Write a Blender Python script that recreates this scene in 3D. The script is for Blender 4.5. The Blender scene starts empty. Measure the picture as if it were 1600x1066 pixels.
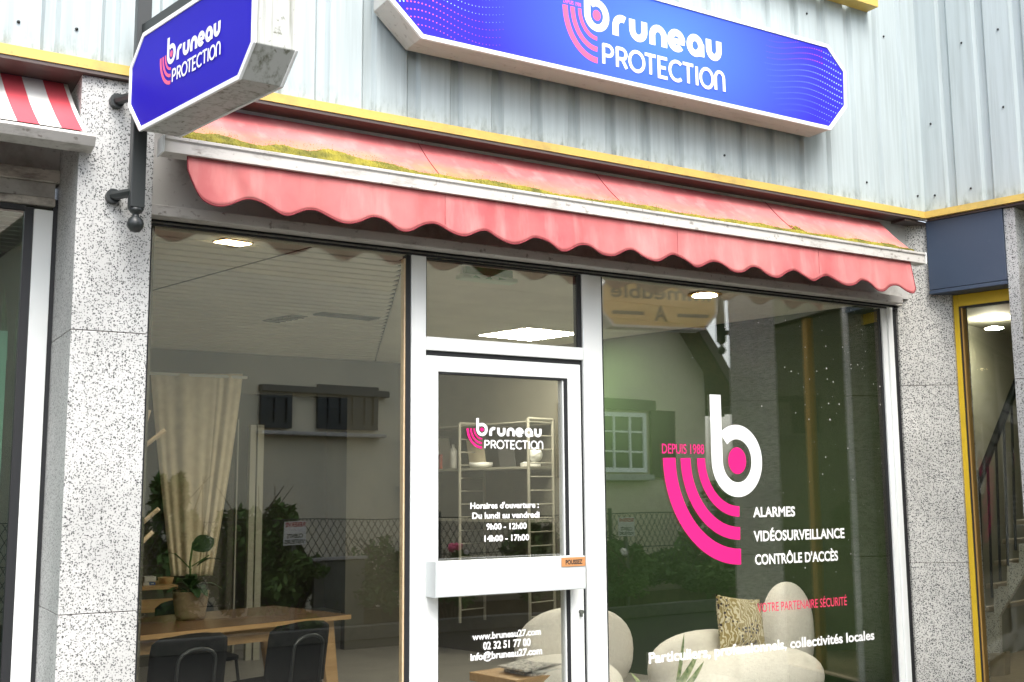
import bpy, bmesh, math, random
from mathutils import Vector, Matrix
random.seed(7)
sc = bpy.context.scene
COL = sc.collection
# ------------------------------------------------------------------ camera
YAW, PITCH, ROLL, FPX = math.radians(31.2124631), math.radians(7.72898831), math.radians(-0.4523309), 1752.05
CAM = Vector((0, -5.0, 1.45))
fw = Vector((math.sin(YAW)*math.cos(PITCH), math.cos(YAW)*math.cos(PITCH), math.sin(PITCH)))
rt0 = Vector((math.cos(YAW), -math.sin(YAW), 0)); up0 = rt0.cross(fw)
RT = rt0*math.cos(ROLL)+up0*math.sin(ROLL); UP = up0*math.cos(ROLL)-rt0*math.sin(ROLL)
cam = bpy.data.cameras.new('camera'); co = bpy.data.objects.new('camera', cam); COL.objects.link(co)
cam.sensor_width = 36; cam.lens = 36*FPX/1600; cam.clip_start = .05; cam.clip_end = 2000
co.matrix_world = Matrix(((RT.x, UP.x, -fw.x, CAM.x), (RT.y, UP.y, -fw.y, CAM.y), (RT.z, UP.z, -fw.z, CAM.z), (0, 0, 0, 1)))
sc.camera = co
# ------------------------------------------------------------------ world, sun, exposure (bright overcast)
SUN_EL, SUN_AZ = math.radians(60), math.radians(188)      # azimuth measured clockwise from +Y (north)
w = bpy.data.worlds.new('World'); sc.world = w; w.use_nodes = True
nt = w.node_tree; bg = nt.nodes['Background']
sky = nt.nodes.new('ShaderNodeTexSky'); sky.sky_type = 'NISHITA'; sky.sun_disc = False
sky.sun_elevation = SUN_EL; sky.sun_rotation = SUN_AZ; sky.air_density = 1.0; sky.dust_density = 4.0; sky.ozone_density = 1.0
hs = nt.nodes.new('ShaderNodeHueSaturation'); hs.inputs['Saturation'].default_value = .45
nt.links.new(sky.outputs[0], hs.inputs['Color']); nt.links.new(hs.outputs[0], bg.inputs['Color'])
bg.inputs['Strength'].default_value = .15
sl = bpy.data.lights.new('sun', 'SUN'); sl.energy = .8; sl.angle = math.radians(50); sl.color = (1, .97, .92)
so = bpy.data.objects.new('sun', sl); COL.objects.link(so)
sd = Vector((math.sin(SUN_AZ)*math.cos(SUN_EL), math.cos(SUN_AZ)*math.cos(SUN_EL), math.sin(SUN_EL)))
so.rotation_euler = sd.to_track_quat('Z', 'Y').to_euler(); so.location = sd*30
sc.view_settings.view_transform = 'Standard'; sc.view_settings.look = 'None'; sc.view_settings.gamma = 1
sc.view_settings.exposure = 1.88
sc.cycles.max_bounces = 10; sc.cycles.transparent_max_bounces = 16; sc.cycles.glossy_bounces = 6
sc.cycles.caustics_reflective = False; sc.cycles.caustics_refractive = False

# ------------------------------------------------------------------ points: photo pixel -> place on a known plane
def ray(x, y): return fw + RT*((x-800)/FPX) - UP*((y-533)/FPX)
def AY(x, y, Y): d = ray(x, y); return CAM + d*((Y-CAM.y)/d.y)
def AZ(x, y, Z): d = ray(x, y); return CAM + d*((Z-CAM.z)/d.z)
TH = math.radians(76.6913222)
RD = Vector((math.cos(TH), -math.sin(TH), 0)); RN = Vector((-math.sin(TH), -math.cos(TH), 0)); K = Vector((6.39, 0, 0))
def RW(s, off, z): return K + RD*s + RN*off + Vector((0, 0, z))          # on the wing wall turning towards the street
G = .17                                                                   # plane of the shop glass
HD = Vector((math.cos(math.radians(10)), math.sin(math.radians(10)), 0))
H0 = Vector((.8668*15, 10, 0)); HNV = Vector((HD.y, -HD.x, 0))
def mir(v): return Vector((v.x, 2*G-v.y, v.z))
def HV(x, y): d = ray(x, y); return mir(CAM + d*((H0-CAM).dot(HNV)/d.dot(HNV)))   # on the house across the street
def AM(x, y, Y): return mir(AY(x, y, 2*G-Y))                              # on a street plane Y behind the viewer

# ------------------------------------------------------------------ materials
def sock(n, *names):
    for k in names:
        if k in n.inputs: return n.inputs[k]
def mat(name, col, rough=.6, metal=0, spec=None, emit=None, es=1):
    m = bpy.data.materials.new(name); m.use_nodes = True; b = m.node_tree.nodes['Principled BSDF']
    b.inputs['Base Color'].default_value = (*col, 1); b.inputs['Roughness'].default_value = rough; b.inputs['Metallic'].default_value = metal
    if spec is not None: b.inputs['Specular IOR Level'].default_value = spec
    if emit: b.inputs['Emission Color'].default_value = (*emit, 1); b.inputs['Emission Strength'].default_value = es
    return m
class N:
    def __init__(s, m): s.t = m.node_tree; s.b = s.t.nodes['Principled BSDF']
    def new(s, ty, **kw):
        n = s.t.nodes.new(ty)
        for k, v in kw.items():
            if hasattr(n, k): setattr(n, k, v)
            else: n.inputs[k.replace('_', ' ')].default_value = v
        return n
    def l(s, a, b): s.t.links.new(a, b)
    def coord(s, scale=(1, 1, 1), kind='Object', rot=(0, 0, 0)):
        c = s.new('ShaderNodeTexCoord'); mp = s.new('ShaderNodeMapping'); mp.inputs['Scale'].default_value = scale; mp.inputs['Rotation'].default_value = rot
        s.l(c.outputs[kind], mp.inputs[0]); return mp.outputs[0]
    def noise(s, vec, scale, detail=4, rough=.55):
        n = s.new('ShaderNodeTexNoise'); n.inputs['Scale'].default_value = scale; n.inputs['Detail'].default_value = detail; n.inputs['Roughness'].default_value = rough
        s.l(vec, n.inputs['Vector']); return n.outputs[0]
    def ramp(s, fac, *stops):
        r = s.new('ShaderNodeValToRGB'); e = r.color_ramp.elements
        while len(e) < len(stops): e.new(.5)
        for i, (p, c) in enumerate(stops):
            e[i].position = p; c = c if hasattr(c, '__len__') else (c, c, c); e[i].color = (*c, 1)
        s.l(fac, r.inputs[0]); return r.outputs[0]
    def mix(s, fac, a, b, mode='MIX'):
        n = s.new('ShaderNodeMix'); n.data_type = 'RGBA'; n.blend_type = mode
        for v, i in ((fac, 0), (a, 6), (b, 7)):
            if hasattr(v, 'links'): s.l(v, n.inputs[i])
            else: n.inputs[i].default_value = v if i == 0 else (*v, 1)
        return n.outputs[2]
    def math(s, op, a, b=0, clamp=False):
        n = s.new('ShaderNodeMath'); n.operation = op; n.use_clamp = clamp
        for v, i in ((a, 0), (b, 1)):
            if hasattr(v, 'links'): s.l(v, n.inputs[i])
            else: n.inputs[i].default_value = v
        return n.outputs[0]
    def sep(s, vec):
        n = s.new('ShaderNodeSeparateXYZ'); s.l(vec, n.inputs[0]); return n.outputs
    def bump(s, h, strength=.3, dist=.01):
        n = s.new('ShaderNodeBump'); n.inputs['Strength'].default_value = strength; n.inputs['Distance'].default_value = dist
        s.l(h, n.inputs['Height']); s.l(n.outputs[0], s.b.inputs['Normal'])
    def color(s, c): s.l(c, s.b.inputs['Base Color'])
def mottled(name, a, b, scale=6, rough=.7, bump=0, bscale=80, detail=5, sc3=(1, 1, 1), lo=.35, hi=.65, metal=0):
    m = mat(name, a, rough, metal); n = N(m); v = n.coord(sc3)
    n.color(n.ramp(n.noise(v, scale, detail), (lo, a), (hi, b)))
    if bump: n.bump(n.noise(v, bscale, 3), bump, .004)
    return m
def granite(name, base=(.52, .525, .51), dark=(.02, .02, .022), amt=.0):
    m = mat(name, base, .55); n = N(m); v = n.coord()
    vo = n.new('ShaderNodeTexVoronoi'); vo.inputs['Scale'].default_value = 112; vo.inputs['Randomness'].default_value = 1
    wv = n.new('ShaderNodeVectorMath'); wv.operation = 'ADD'
    nz = n.new('ShaderNodeTexNoise'); nz.inputs['Scale'].default_value = 100; n.l(v, nz.inputs['Vector'])
    sclv = n.new('ShaderNodeVectorMath'); sclv.operation = 'SCALE'; sclv.inputs['Scale'].default_value = .017; n.l(nz.outputs['Color'], sclv.inputs[0])
    n.l(v, wv.inputs[0]); n.l(sclv.outputs[0], wv.inputs[1]); n.l(wv.outputs[0], vo.inputs['Vector'])
    near = n.math('LESS_THAN', vo.outputs['Distance'], .42)
    cr = n.sep(vo.outputs['Color'])
    pick = n.math('LESS_THAN', cr[0], .53+amt)
    f1 = n.math('MULTIPLY', near, pick)
    fine = n.ramp(n.noise(v, 150, 2, .4), (.60-amt*.2, 0.0), (.64-amt*.2, 1.0))
    fac = n.math('MAXIMUM', f1, n.math('MULTIPLY', fine, .75))
    shade = n.ramp(cr[1], (0, dark), (1, (.13, .135, .13)))
    big = n.ramp(n.noise(v, 2.2, 3), (.3, tuple(c*.76 for c in base)), (.62, base))
    n.color(n.mix(fac, big, shade)); n.bump(n.noise(v, 120, 2), .12, .002)
    return m
def cladding_mat(name, base=(.415, .475, .485)):
    m = mat(name, base, .55, spec=.25); n = N(m); v = n.coord((9, 9, .35)); p = n.coord(); x, y, z = n.sep(p)
    streak = n.noise(v, 3, 6, .6)
    c = n.mix(n.ramp(streak, (.42, 0), (.74, .6)), base, (.265, .305, .305))
    fine = n.ramp(n.noise(n.coord((40, 40, .8)), 2, 3), (.55, 0), (.8, .4))
    c = n.mix(fine, c, (.50, .575, .585))
    rust = n.math('MULTIPLY', n.ramp(n.noise(n.coord((5, 5, .25)), 4, 5), (.66, 0), (.76, .5)), n.ramp(n.noise(p, 1.1, 3), (.5, 0), (.6, 1)))
    c = n.mix(rust, c, (.34, .31, .25))
    # green-black growth along the lowest few centimetres, ragged
    h = n.math('SUBTRACT', 3.46, z); h = n.math('MULTIPLY', h, 8, True)
    grow = n.math('MULTIPLY', h, n.ramp(n.noise(n.coord((14, 14, 5)), 2, 6, .65), (.47, 0), (.7, .9)))
    c = n.mix(grow, c, (.12, .14, .10)); n.color(c)
    n.bump(n.noise(n.coord((2, 2, .6)), 3, 2), .05, .02)
    return m
def glass_mat(name, f0=.15, tint=(.985, .985, .955), rtint=(1, 1, .97)):
    m = bpy.data.materials.new(name); m.use_nodes = True; t = m.node_tree; t.nodes.clear()
    o = t.nodes.new('ShaderNodeOutputMaterial'); mx = t.nodes.new('ShaderNodeMixShader'); tr = t.nodes.new('ShaderNodeBsdfTransparent'); gl = t.nodes.new('ShaderNodeBsdfGlossy')
    tr.inputs[0].default_value = (*tint, 1); gl.inputs['Roughness'].default_value = 0; gl.inputs['Color'].default_value = (*rtint, 1)
    tc = t.nodes.new('ShaderNodeTexCoord'); nz = t.nodes.new('ShaderNodeTexNoise'); nz.inputs['Scale'].default_value = 1.3; nz.inputs['Detail'].default_value = 1; bp = t.nodes.new('ShaderNodeBump'); bp.inputs['Strength'].default_value = .12; bp.inputs['Distance'].default_value = .01
    t.links.new(tc.outputs['Object'], nz.inputs['Vector']); t.links.new(nz.outputs[0], bp.inputs['Height']); t.links.new(bp.outputs[0], gl.inputs['Normal'])
    lw = t.nodes.new('ShaderNodeLayerWeight'); lw.inputs['Blend'].default_value = .5
    pw = t.nodes.new('ShaderNodeMath'); pw.operation = 'POWER'; pw.inputs[1].default_value = 4.2
    ma = t.nodes.new('ShaderNodeMath'); ma.operation = 'MULTIPLY_ADD'; ma.inputs[1].default_value = 1-f0; ma.inputs[2].default_value = f0
    t.links.new(lw.outputs['Facing'], pw.inputs[0]); t.links.new(pw.outputs[0], ma.inputs[0]); t.links.new(ma.outputs[0], mx.inputs[0])
    t.links.new(tr.outputs[0], mx.inputs[1]); t.links.new(gl.outputs[0], mx.inputs[2]); t.links.new(mx.outputs[0], o.inputs[0])
    return m
def wood(name, a, b, sc3=(1, 8, 8), rough=.45):
    m = mat(name, a, rough); n = N(m); v = n.coord(sc3)
    n.color(n.ramp(n.noise(v, 4, 6, .6), (.3, a), (.7, b))); return m
M = {}
M['white'] = mottled('white_lacquer', (.80, .83, .81), (.84, .86, .84), 3, .32)
M['rubber'] = mat('black_gasket', (.012, .013, .015), .5)
M['granite'] = granite('speckled_granite'); M['granite2'] = granite('speckled_granite_warm', (.60, .595, .55), dark=(.008, .008, .008), amt=.12)
M['clad'] = cladding_mat('cladding_paint'); M['yellow_trim'] = None
def worn(name, base, dirt, amt=.5, scale=5, sc3=(1, 1, 1), rough=.5, lo=.5):
    m = mat(name, base, rough); n = N(m)
    f = n.ramp(n.noise(n.coord(sc3), scale, 8, .68), (lo, 0), (lo+.22, amt)); f2 = n.ramp(n.noise(n.coord(), 30, 4), (.62, 0), (.7, amt*.8))
    n.color(n.mix(n.math('MAXIMUM', f, f2), base, dirt)); return m
M['yellow_trim'] = worn('yellow_flashing_paint', (.60, .42, .10), (.28, .21, .08), .7, 4)
M['yellow'] = worn('yellow_door_paint', (.70, .47, .02), (.52, .34, .02), .5, 3)
M['soffit'] = worn('soffit_board', (.085, .062, .055), (.035, .028, .024), .5)
M['fascia'] = worn('grey_fascia_board', (.50, .50, .47), (.18, .15, .13), .7, 4)
M['strip'] = worn('weathered_white_profile', (.50, .485, .45), (.13, .105, .085), .8, 6, (1, 1, 3), lo=.53)
M['box'] = worn('dirty_white_sheet_metal', (.54, .55, .52), (.22, .22, .19), .6, 2.2, (1.2, 6, 1.2), lo=.52)
M['boxdirty'] = worn('mossy_white_sheet_metal', (.44, .455, .43), (.085, .09, .045), .95, 3.2, (9, 9, .3), lo=.50)
M['trim'] = mat('white_sign_trim', (.82, .84, .83), .35)
M['black'] = mat('black_painted_steel', (.018, .022, .022), .38)
M['navy'] = worn('navy_panel_paint', (.040, .060, .098), (.06, .08, .12), .5, 3, rough=.5)
def red_fabric():
    m = mat('faded_red_canvas', (.62, .13, .14), .85); n = N(m); v = n.coord()
    f = n.ramp(n.noise(v, 1.6, 5, .6), (.32, (.43, .085, .092)), (.70, (.57, .19, .18)))
    f = n.mix(n.ramp(n.noise(n.coord((6, 6, 1.2)), 2, 5), (.50, 0), (.78, .6)), f, (.64, .29, .27))
    z = n.sep(v)[2]; x_ = n.sep(v)[0]                                # v is measured from the awning's base: x -2.4..2.4, z .3..0.56
    st = n.math('MULTIPLY', n.math('SUBTRACT', .445, z), 9, True)     # algae stain creeping up from the rail
    st = n.math('MULTIPLY', st, n.ramp(n.noise(n.coord((3, 3, 9)), 2, 6, .65), (.34, .05), (.68, 1)))
    st = n.math('MULTIPLY', st, n.math('GREATER_THAN', z, .27)); st = n.math('MULTIPLY', st, n.ramp(n.math('MULTIPLY', n.math('ADD', x_, 2.5), .2), (.25, 1), (.5, .4)))
    f = n.mix(st, f, (.34, .24, .05))
    drip = n.ramp(n.noise(n.coord((7, 7, .6)), 2, 6, .6), (.56, 0), (.75, .4)); f = n.mix(drip, f, (.36, .10, .09))
    n.color(f); n.bump(n.noise(v, 400, 1), .15, .001); return m
M['canvas'] = red_fabric(); M['canvas_dark'] = mat('dark_red_binding', (.20, .022, .03), .8)
M['moss'] = mottled('yellow_green_moss', (.25, .215, .020), (.075, .078, .012), 8, .98, .6, 120, 7, lo=.36, hi=.66)
M['pink'] = mat('pink_vinyl', (.74, .018, .19), .5, spec=.2); M['vinyl'] = mat('white_vinyl', (.86, .87, .87), .4)
M['red_vinyl'] = mat('pink_red_vinyl', (.72, .05, .12), .4); M['pinkpale'] = mat('pink_print', (.86, .12, .32), .4)
M['coral'] = mat('coral_print', (.80, .10, .24), .4)
M['glass'] = glass_mat('window_glass'); M['glass_dark'] = glass_mat('tinted_glass', .13, (.72, .84, .78))
M['glass_side'] = glass_mat('door_glass', .02, (.94, .95, .90))
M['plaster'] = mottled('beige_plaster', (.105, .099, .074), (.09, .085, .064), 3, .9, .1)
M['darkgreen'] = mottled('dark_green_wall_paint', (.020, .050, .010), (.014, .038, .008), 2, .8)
M['ceil'] = mottled('off_white_ceiling', (.74, .71, .63), (.67, .64, .57), 3, .9)
M['slat'] = mottled('ceiling_slat_paint', (.84, .81, .73), (.76, .73, .66), 3, .6)
M['dark'] = mat('dark_void', (.01, .01, .01), .9)
M['floor'] = mottled('dark_tile_floor', (.24, .23, .20), (.20, .19, .17), 4, .4)
M['oak'] = wood('oak_wood', (.42, .25, .10), (.58, .38, .18)); M['walnut'] = wood('dark_oak_top', (.13, .07, .03), (.20, .11, .05), rough=.25)
M['pale_wood'] = wood('pale_beech', (.62, .46, .27), (.72, .56, .36))
M['curtain'] = mottled('linen_curtain', (.80, .70, .50), (.70, .60, .42), 12, .95, .2, 200)
M['boucle'] = mottled('cream_boucle', (.84, .82, .75), (.76, .73, .66), 60, .95, .9, 140)
M['blackmat'] = mat('black_plastic', (.005, .006, .006), .7, spec=.12)
M['wicker'] = None
def wicker():
    m = mat('woven_rattan', (.45, .32, .17), .7); n = N(m); v = n.coord()
    br = n.new('ShaderNodeTexBrick'); br.inputs['Scale'].default_value = 30; br.inputs['Color1'].default_value = (.55, .42, .25, 1); br.inputs['Color2'].default_value = (.42, .30, .16, 1)
    br.inputs['Mortar'].default_value = (.05, .03, .015, 1); br.inputs['Mortar Size'].default_value = .035; br.inputs['Brick Width'].default_value = .55; br.inputs['Row Height'].default_value = .28
    u = n.new('ShaderNodeTexCoord'); n.l(u.outputs['UV'], br.inputs['Vector']); n.color(br.outputs[0]); return m
M['wicker'] = wicker()
M['leaf'] = mottled('dark_leaf', (.02, .055, .015), (.05, .10, .025), 4, .45); M['leaf2'] = mottled('hedge_leaf', (.022, .072, .010), (.075, .17, .022), 2, .6)
M['leaf3'] = mottled('fresh_leaf', (.05, .12, .02), (.10, .17, .03), 3, .55); M['bark'] = mottled('bark', (.07, .05, .035), (.12, .09, .06), 20, .9)
M['leafpale'] = mottled('variegated_leaf', (.10, .20, .06), (.45, .50, .28), 30, .5)
M['render'] = mottled('beige_render', (.66, .60, .43), (.61, .55, .40), 8, .95, .3, 60); M['render_grey'] = mottled('grey_render', (.66, .62, .47), (.58, .55, .43), 1.5, .95, .3, 60)
M['roof'] = mottled('brown_roof_tiles', (.10, .055, .035), (.16, .085, .05), 12, .8); M['barge'] = mottled('brown_bargeboard', (.07, .035, .02), (.05, .028, .018), 9, .6)
M['shutter'] = mottled('brown_shutter_paint', (.022, .014, .010), (.032, .02, .014), 9, .6); M['winglass'] = mat('house_window_glass', (.02, .03, .03), .05)
M['sill'] = mottled('concrete_sill', (.42, .42, .40), (.34, .34, .32), 9, .9); M['darkglass2'] = mat('dark_shuttered_glass', (.012, .022, .028), .25)
M['asphalt'] = mottled('asphalt', (.022, .022, .021), (.036, .035, .033), 40, .9, .4, 200); M['asphalt'].node_tree.nodes['Principled BSDF'].inputs['Specular IOR Level'].default_value = .08; M['concrete'] = mottled('pavement_concrete', (.26, .25, .23), (.20, .195, .18), 9, .9, .3, 90)
M['kerbm'] = mottled('kerb_stone', (.13, .125, .11), (.09, .09, .08), 15, .9); M['roadwhite'] = mottled('road_paint', (.36, .36, .34), (.26, .26, .25), 12, .8)
M['soil'] = mottled('garden_soil', (.05, .04, .025), (.09, .07, .04), 9, 1); M['grassm'] = mottled('lawn_grass', (.03, .07, .015), (.06, .10, .02), 12, 1)
M['wire'] = mat('galvanised_wire', (.035, .04, .036), .6); M['signwhite'] = mat('white_sign_board', (.70, .70, .66), .5); M['signred'] = mat('red_sign_print', (.40, .02, .02), .6); M['ink'] = mat('black_print', (.02, .02, .02), .6)
M['utility'] = mottled('green_grey_cabinet', (.12, .13, .11), (.09, .10, .085), 5, .6); M['rose'] = mat('pink_rose_petal', (.62, .10, .20), .6); M['whiterose'] = mat('white_rose_petal', (.7, .68, .62), .6)
M['signyellow'] = mottled('faded_yellow_acrylic', (.86, .62, .18), (.80, .56, .16), 3, .35)
M['stairwall'] = mottled('stairwell_olive_wall', (.26, .26, .20), (.23, .23, .18), 2, .8); M['stairm'] = granite('terrazzo_stringer', (.62, .60, .54), (.3, .28, .24)); M['tread'] = mottled('stone_tread', (.34, .28, .19), (.28, .23, .16), 20, .5)
M['brass'] = mat('gold_anodised_edge', (.50, .30, .09), .4, .6); M['copper'] = mat('copper_plate', (.52, .25, .10), .45, .1)
M['aluminium'] = mottled('brushed_aluminium', (.50, .535, .535), (.54, .575, .575), 2.5, .42); M['frost'] = mat('frosted_film', (.20, .30, .25), .6)
M['paper'] = mottled('news_paper', (.62, .60, .55), (.30, .30, .29), 45, .9, lo=.45, hi=.6); M['darkpaper'] = mat('brochure_grey', (.12, .12, .12), .6)
M['lamp'] = mat('lit_ceiling_panel', (.9, .9, .9), .5, emit=(1, .95, .82), es=24); M['lampwarm'] = mat('lit_warm_lamp', (.9, .9, .9), .5, emit=(1, .84, .50), es=14)
M['lampdim'] = mat('lit_far_panel', (.9, .9, .9), .5, emit=(1, .95, .82), es=3); M['exitgreen'] = mat('exit_sign_green', (.02, .22, .06), .4); M['exitlit'] = mat('exit_sign_lens', (.55, .68, .55), .3)
M['cushion'] = None

_n = N(M['boucle']); _v = _n.coord(); _h = _n.math('ADD', _n.math('MULTIPLY', _n.noise(_v, 130, 3), .35), _n.math('MULTIPLY', _n.noise(_v, 7, 4), 1.6)); _n.bump(_h, .8, .012)
def patterned():
    m = mat('floral_cushion_fabric', (.45, .38, .2), .9); n = N(m); v = n.coord()
    a = n.ramp(n.noise(v, 9, 2, .5), (.47, (.34, .27, .10)), (.53, (.34, .27, .10)))
    wv = n.new('ShaderNodeTexWave'); wv.inputs['Scale'].default_value = 11; wv.inputs['Distortion'].default_value = 22; wv.inputs['Detail'].default_value = 2; n.l(v, wv.inputs['Vector'])
    f = n.ramp(wv.outputs[1], (.62, 0), (.70, 1)); c = n.mix(f, a, (.72, .67, .48))
    vo = n.new('ShaderNodeTexVoronoi'); vo.inputs['Scale'].default_value = 42; n.l(v, vo.inputs['Vector'])
    d = n.math('LESS_THAN', vo.outputs['Distance'], .36); pm = n.ramp(n.noise(v, 5, 1), (.5, 0), (.54, 1))
    n.color(n.mix(n.math('MULTIPLY', d, pm), c, (.03, .02, .03))); return m
M['cushion'] = patterned()
def sign_print(name, a, b, ctr, rad, kind):
    m = mat(name, a, .42, spec=.10); n = N(m); p = n.coord(); x, y, z = n.sep(p)
    dx = n.math('MULTIPLY', n.math('SUBTRACT', x, ctr[0]), 1/rad[0]); dz = n.math('MULTIPLY', n.math('SUBTRACT', z, ctr[1]), 1/rad[1])
    d = n.math('SQRT', n.math('ADD', n.math('MULTIPLY', dx, dx), n.math('MULTIPLY', dz, dz)))
    n.color(n.ramp(d, (0, b), (1, a))); return m

# ------------------------------------------------------------------ mesh builder
def worldloc(o):
    v = Vector((0, 0, 0))
    while o: v = v + o.location; o = o.parent
    return v
class MB:
    def __init__(s): s.v = []; s.f = []; s.m = []; s.mi = 0; s.uv = {}
    def add(s, vs, fs):
        b = len(s.v); s.v += [Vector(q) for q in vs]
        for f in fs: s.f.append([b+i for i in f]); s.m.append(s.mi)
        return s
    def frame(s, O, U, V, W, a, b, c):         # box with corner O and edge vectors U*a, V*b, W*c
        p = [O+U*(i*a)+V*(j*b)+W*(k*c) for k in (0, 1) for j in (0, 1) for i in (0, 1)]
        return s.add(p, [(0, 2, 3, 1), (4, 5, 7, 6), (0, 1, 5, 4), (2, 6, 7, 3), (0, 4, 6, 2), (1, 3, 7, 5)])
    def box(s, x0, x1, y0, y1, z0, z1): return s.frame(Vector((x0, y0, z0)), Vector((1, 0, 0)), Vector((0, 1, 0)), Vector((0, 0, 1)), x1-x0, y1-y0, z1-z0)
    def wbox(s, s0, s1, o0, o1, z0, z1): return s.frame(RW(s0, o0, z0), RD, RN, Vector((0, 0, 1)), s1-s0, o1-o0, z1-z0)
    def prism(s, pts, ext):                    # polygon (3D points) pushed along ext
        n = len(pts); pts = [Vector(p) for p in pts]; ext = Vector(ext)
        s.add(pts+[p+ext for p in pts], [tuple(range(n))[::-1], tuple(range(n, 2*n))]+[(i, (i+1) % n, n+(i+1) % n, n+i) for i in range(n)]); return s
    def poly(s, pts): return s.add(pts, [tuple(range(len(pts)))])
    def tube(s, pts, r, seg=8, closed=False, caps=True):
        pts = [Vector(p) for p in pts]; rs = r if hasattr(r, '__len__') else [r]*len(pts); n = len(pts); vs = []; ref = None
        for i, p in enumerate(pts):
            t = (pts[(i+1) % n]-pts[i-1]) if closed else (pts[min(i+1, n-1)]-pts[max(i-1, 0)])
            t.normalize()
            if ref is None: ref = t.orthogonal().normalized()
            ref = (ref-t*ref.dot(t)).normalized(); b = t.cross(ref)
            for k in range(seg): a = 2*math.pi*k/seg; vs.append(p+(ref*math.cos(a)+b*math.sin(a))*rs[i])
        fs = []
        for i in range(n if closed else n-1):
            for k in range(seg): j = (i+1) % n; fs.append((i*seg+k, i*seg+(k+1) % seg, j*seg+(k+1) % seg, j*seg+k))
        if caps and not closed: fs += [tuple(range(seg))[::-1], tuple((n-1)*seg+k for k in range(seg))]
        return s.add(vs, fs)
    def lathe(s, c, prof, seg=24, sx=1, sy=1):  # prof: list of (radius, z)
        c = Vector(c); vs = [c+Vector((r*math.cos(2*math.pi*k/seg)*sx, r*math.sin(2*math.pi*k/seg)*sy, z)) for r, z in prof for k in range(seg)]
        fs = [(i*seg+k, i*seg+(k+1) % seg, (i+1)*seg+(k+1) % seg, (i+1)*seg+k) for i in range(len(prof)-1) for k in range(seg)]
        fs += [tuple(range(seg))[::-1], tuple((len(prof)-1)*seg+k for k in range(seg))]
        return s.add(vs, fs)
    def ball(s, c, r, seg=16, sx=1, sy=1, sz=1):
        return s.lathe(c, [(max(1e-4, r*math.sin(math.pi*i/10)), -r*sz*math.cos(math.pi*i/10)) for i in range(11)], seg, sx, sy)
    def build(s, name, m, parent=None, smooth=False, bevel=0, solid=0, sub=0, uvs=None):
        off = worldloc(parent) if parent else Vector((0, 0, 0))
        me = bpy.data.meshes.new(name); me.from_pydata([tuple(v-off) for v in s.v], [], s.f)
        for q in (m if isinstance(m, (list, tuple)) else [m]): me.materials.append(q)
        if isinstance(m, (list, tuple)): me.polygons.foreach_set('material_index', s.m)
        if smooth: me.polygons.foreach_set('use_smooth', [True]*len(me.polygons))
        if uvs:
            u = me.uv_layers.new(name='UVMap')
            for lp in me.loops: u.data[lp.index].uv = uvs[lp.vertex_index]
        me.update(); bm = bmesh.new(); bm.from_mesh(me)
        if not solid: bmesh.ops.recalc_face_normals(bm, faces=bm.faces)
        bm.to_mesh(me); bm.free()
        o = bpy.data.objects.new(name, me); COL.objects.link(o)
        if parent: o.parent = parent
        if solid: d = o.modifiers.new('solid', 'SOLIDIFY'); d.thickness = solid; d.offset = 0
        if bevel: d = o.modifiers.new('bevel', 'BEVEL'); d.width = bevel; d.segments = 2; d.limit_method = 'ANGLE'; d.angle_limit = math.radians(40)
        if sub: d = o.modifiers.new('sub', 'SUBSURF'); d.levels = sub; d.render_levels = sub
        return o
def tag(o, label=None, cat=None, group=None, kind=None):
    if label: o['label'] = label
    if cat: o['category'] = cat
    if group: o['group'] = group
    if kind: o['kind'] = kind
    return o
def thing(name, loc, label, cat, group=None):
    o = bpy.data.objects.new(name, None); COL.objects.link(o); o.location = loc; o.empty_display_size = .1
    return tag(o, label, cat, group)
def V3(x, y, z): return Vector((x, y, z))
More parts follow.
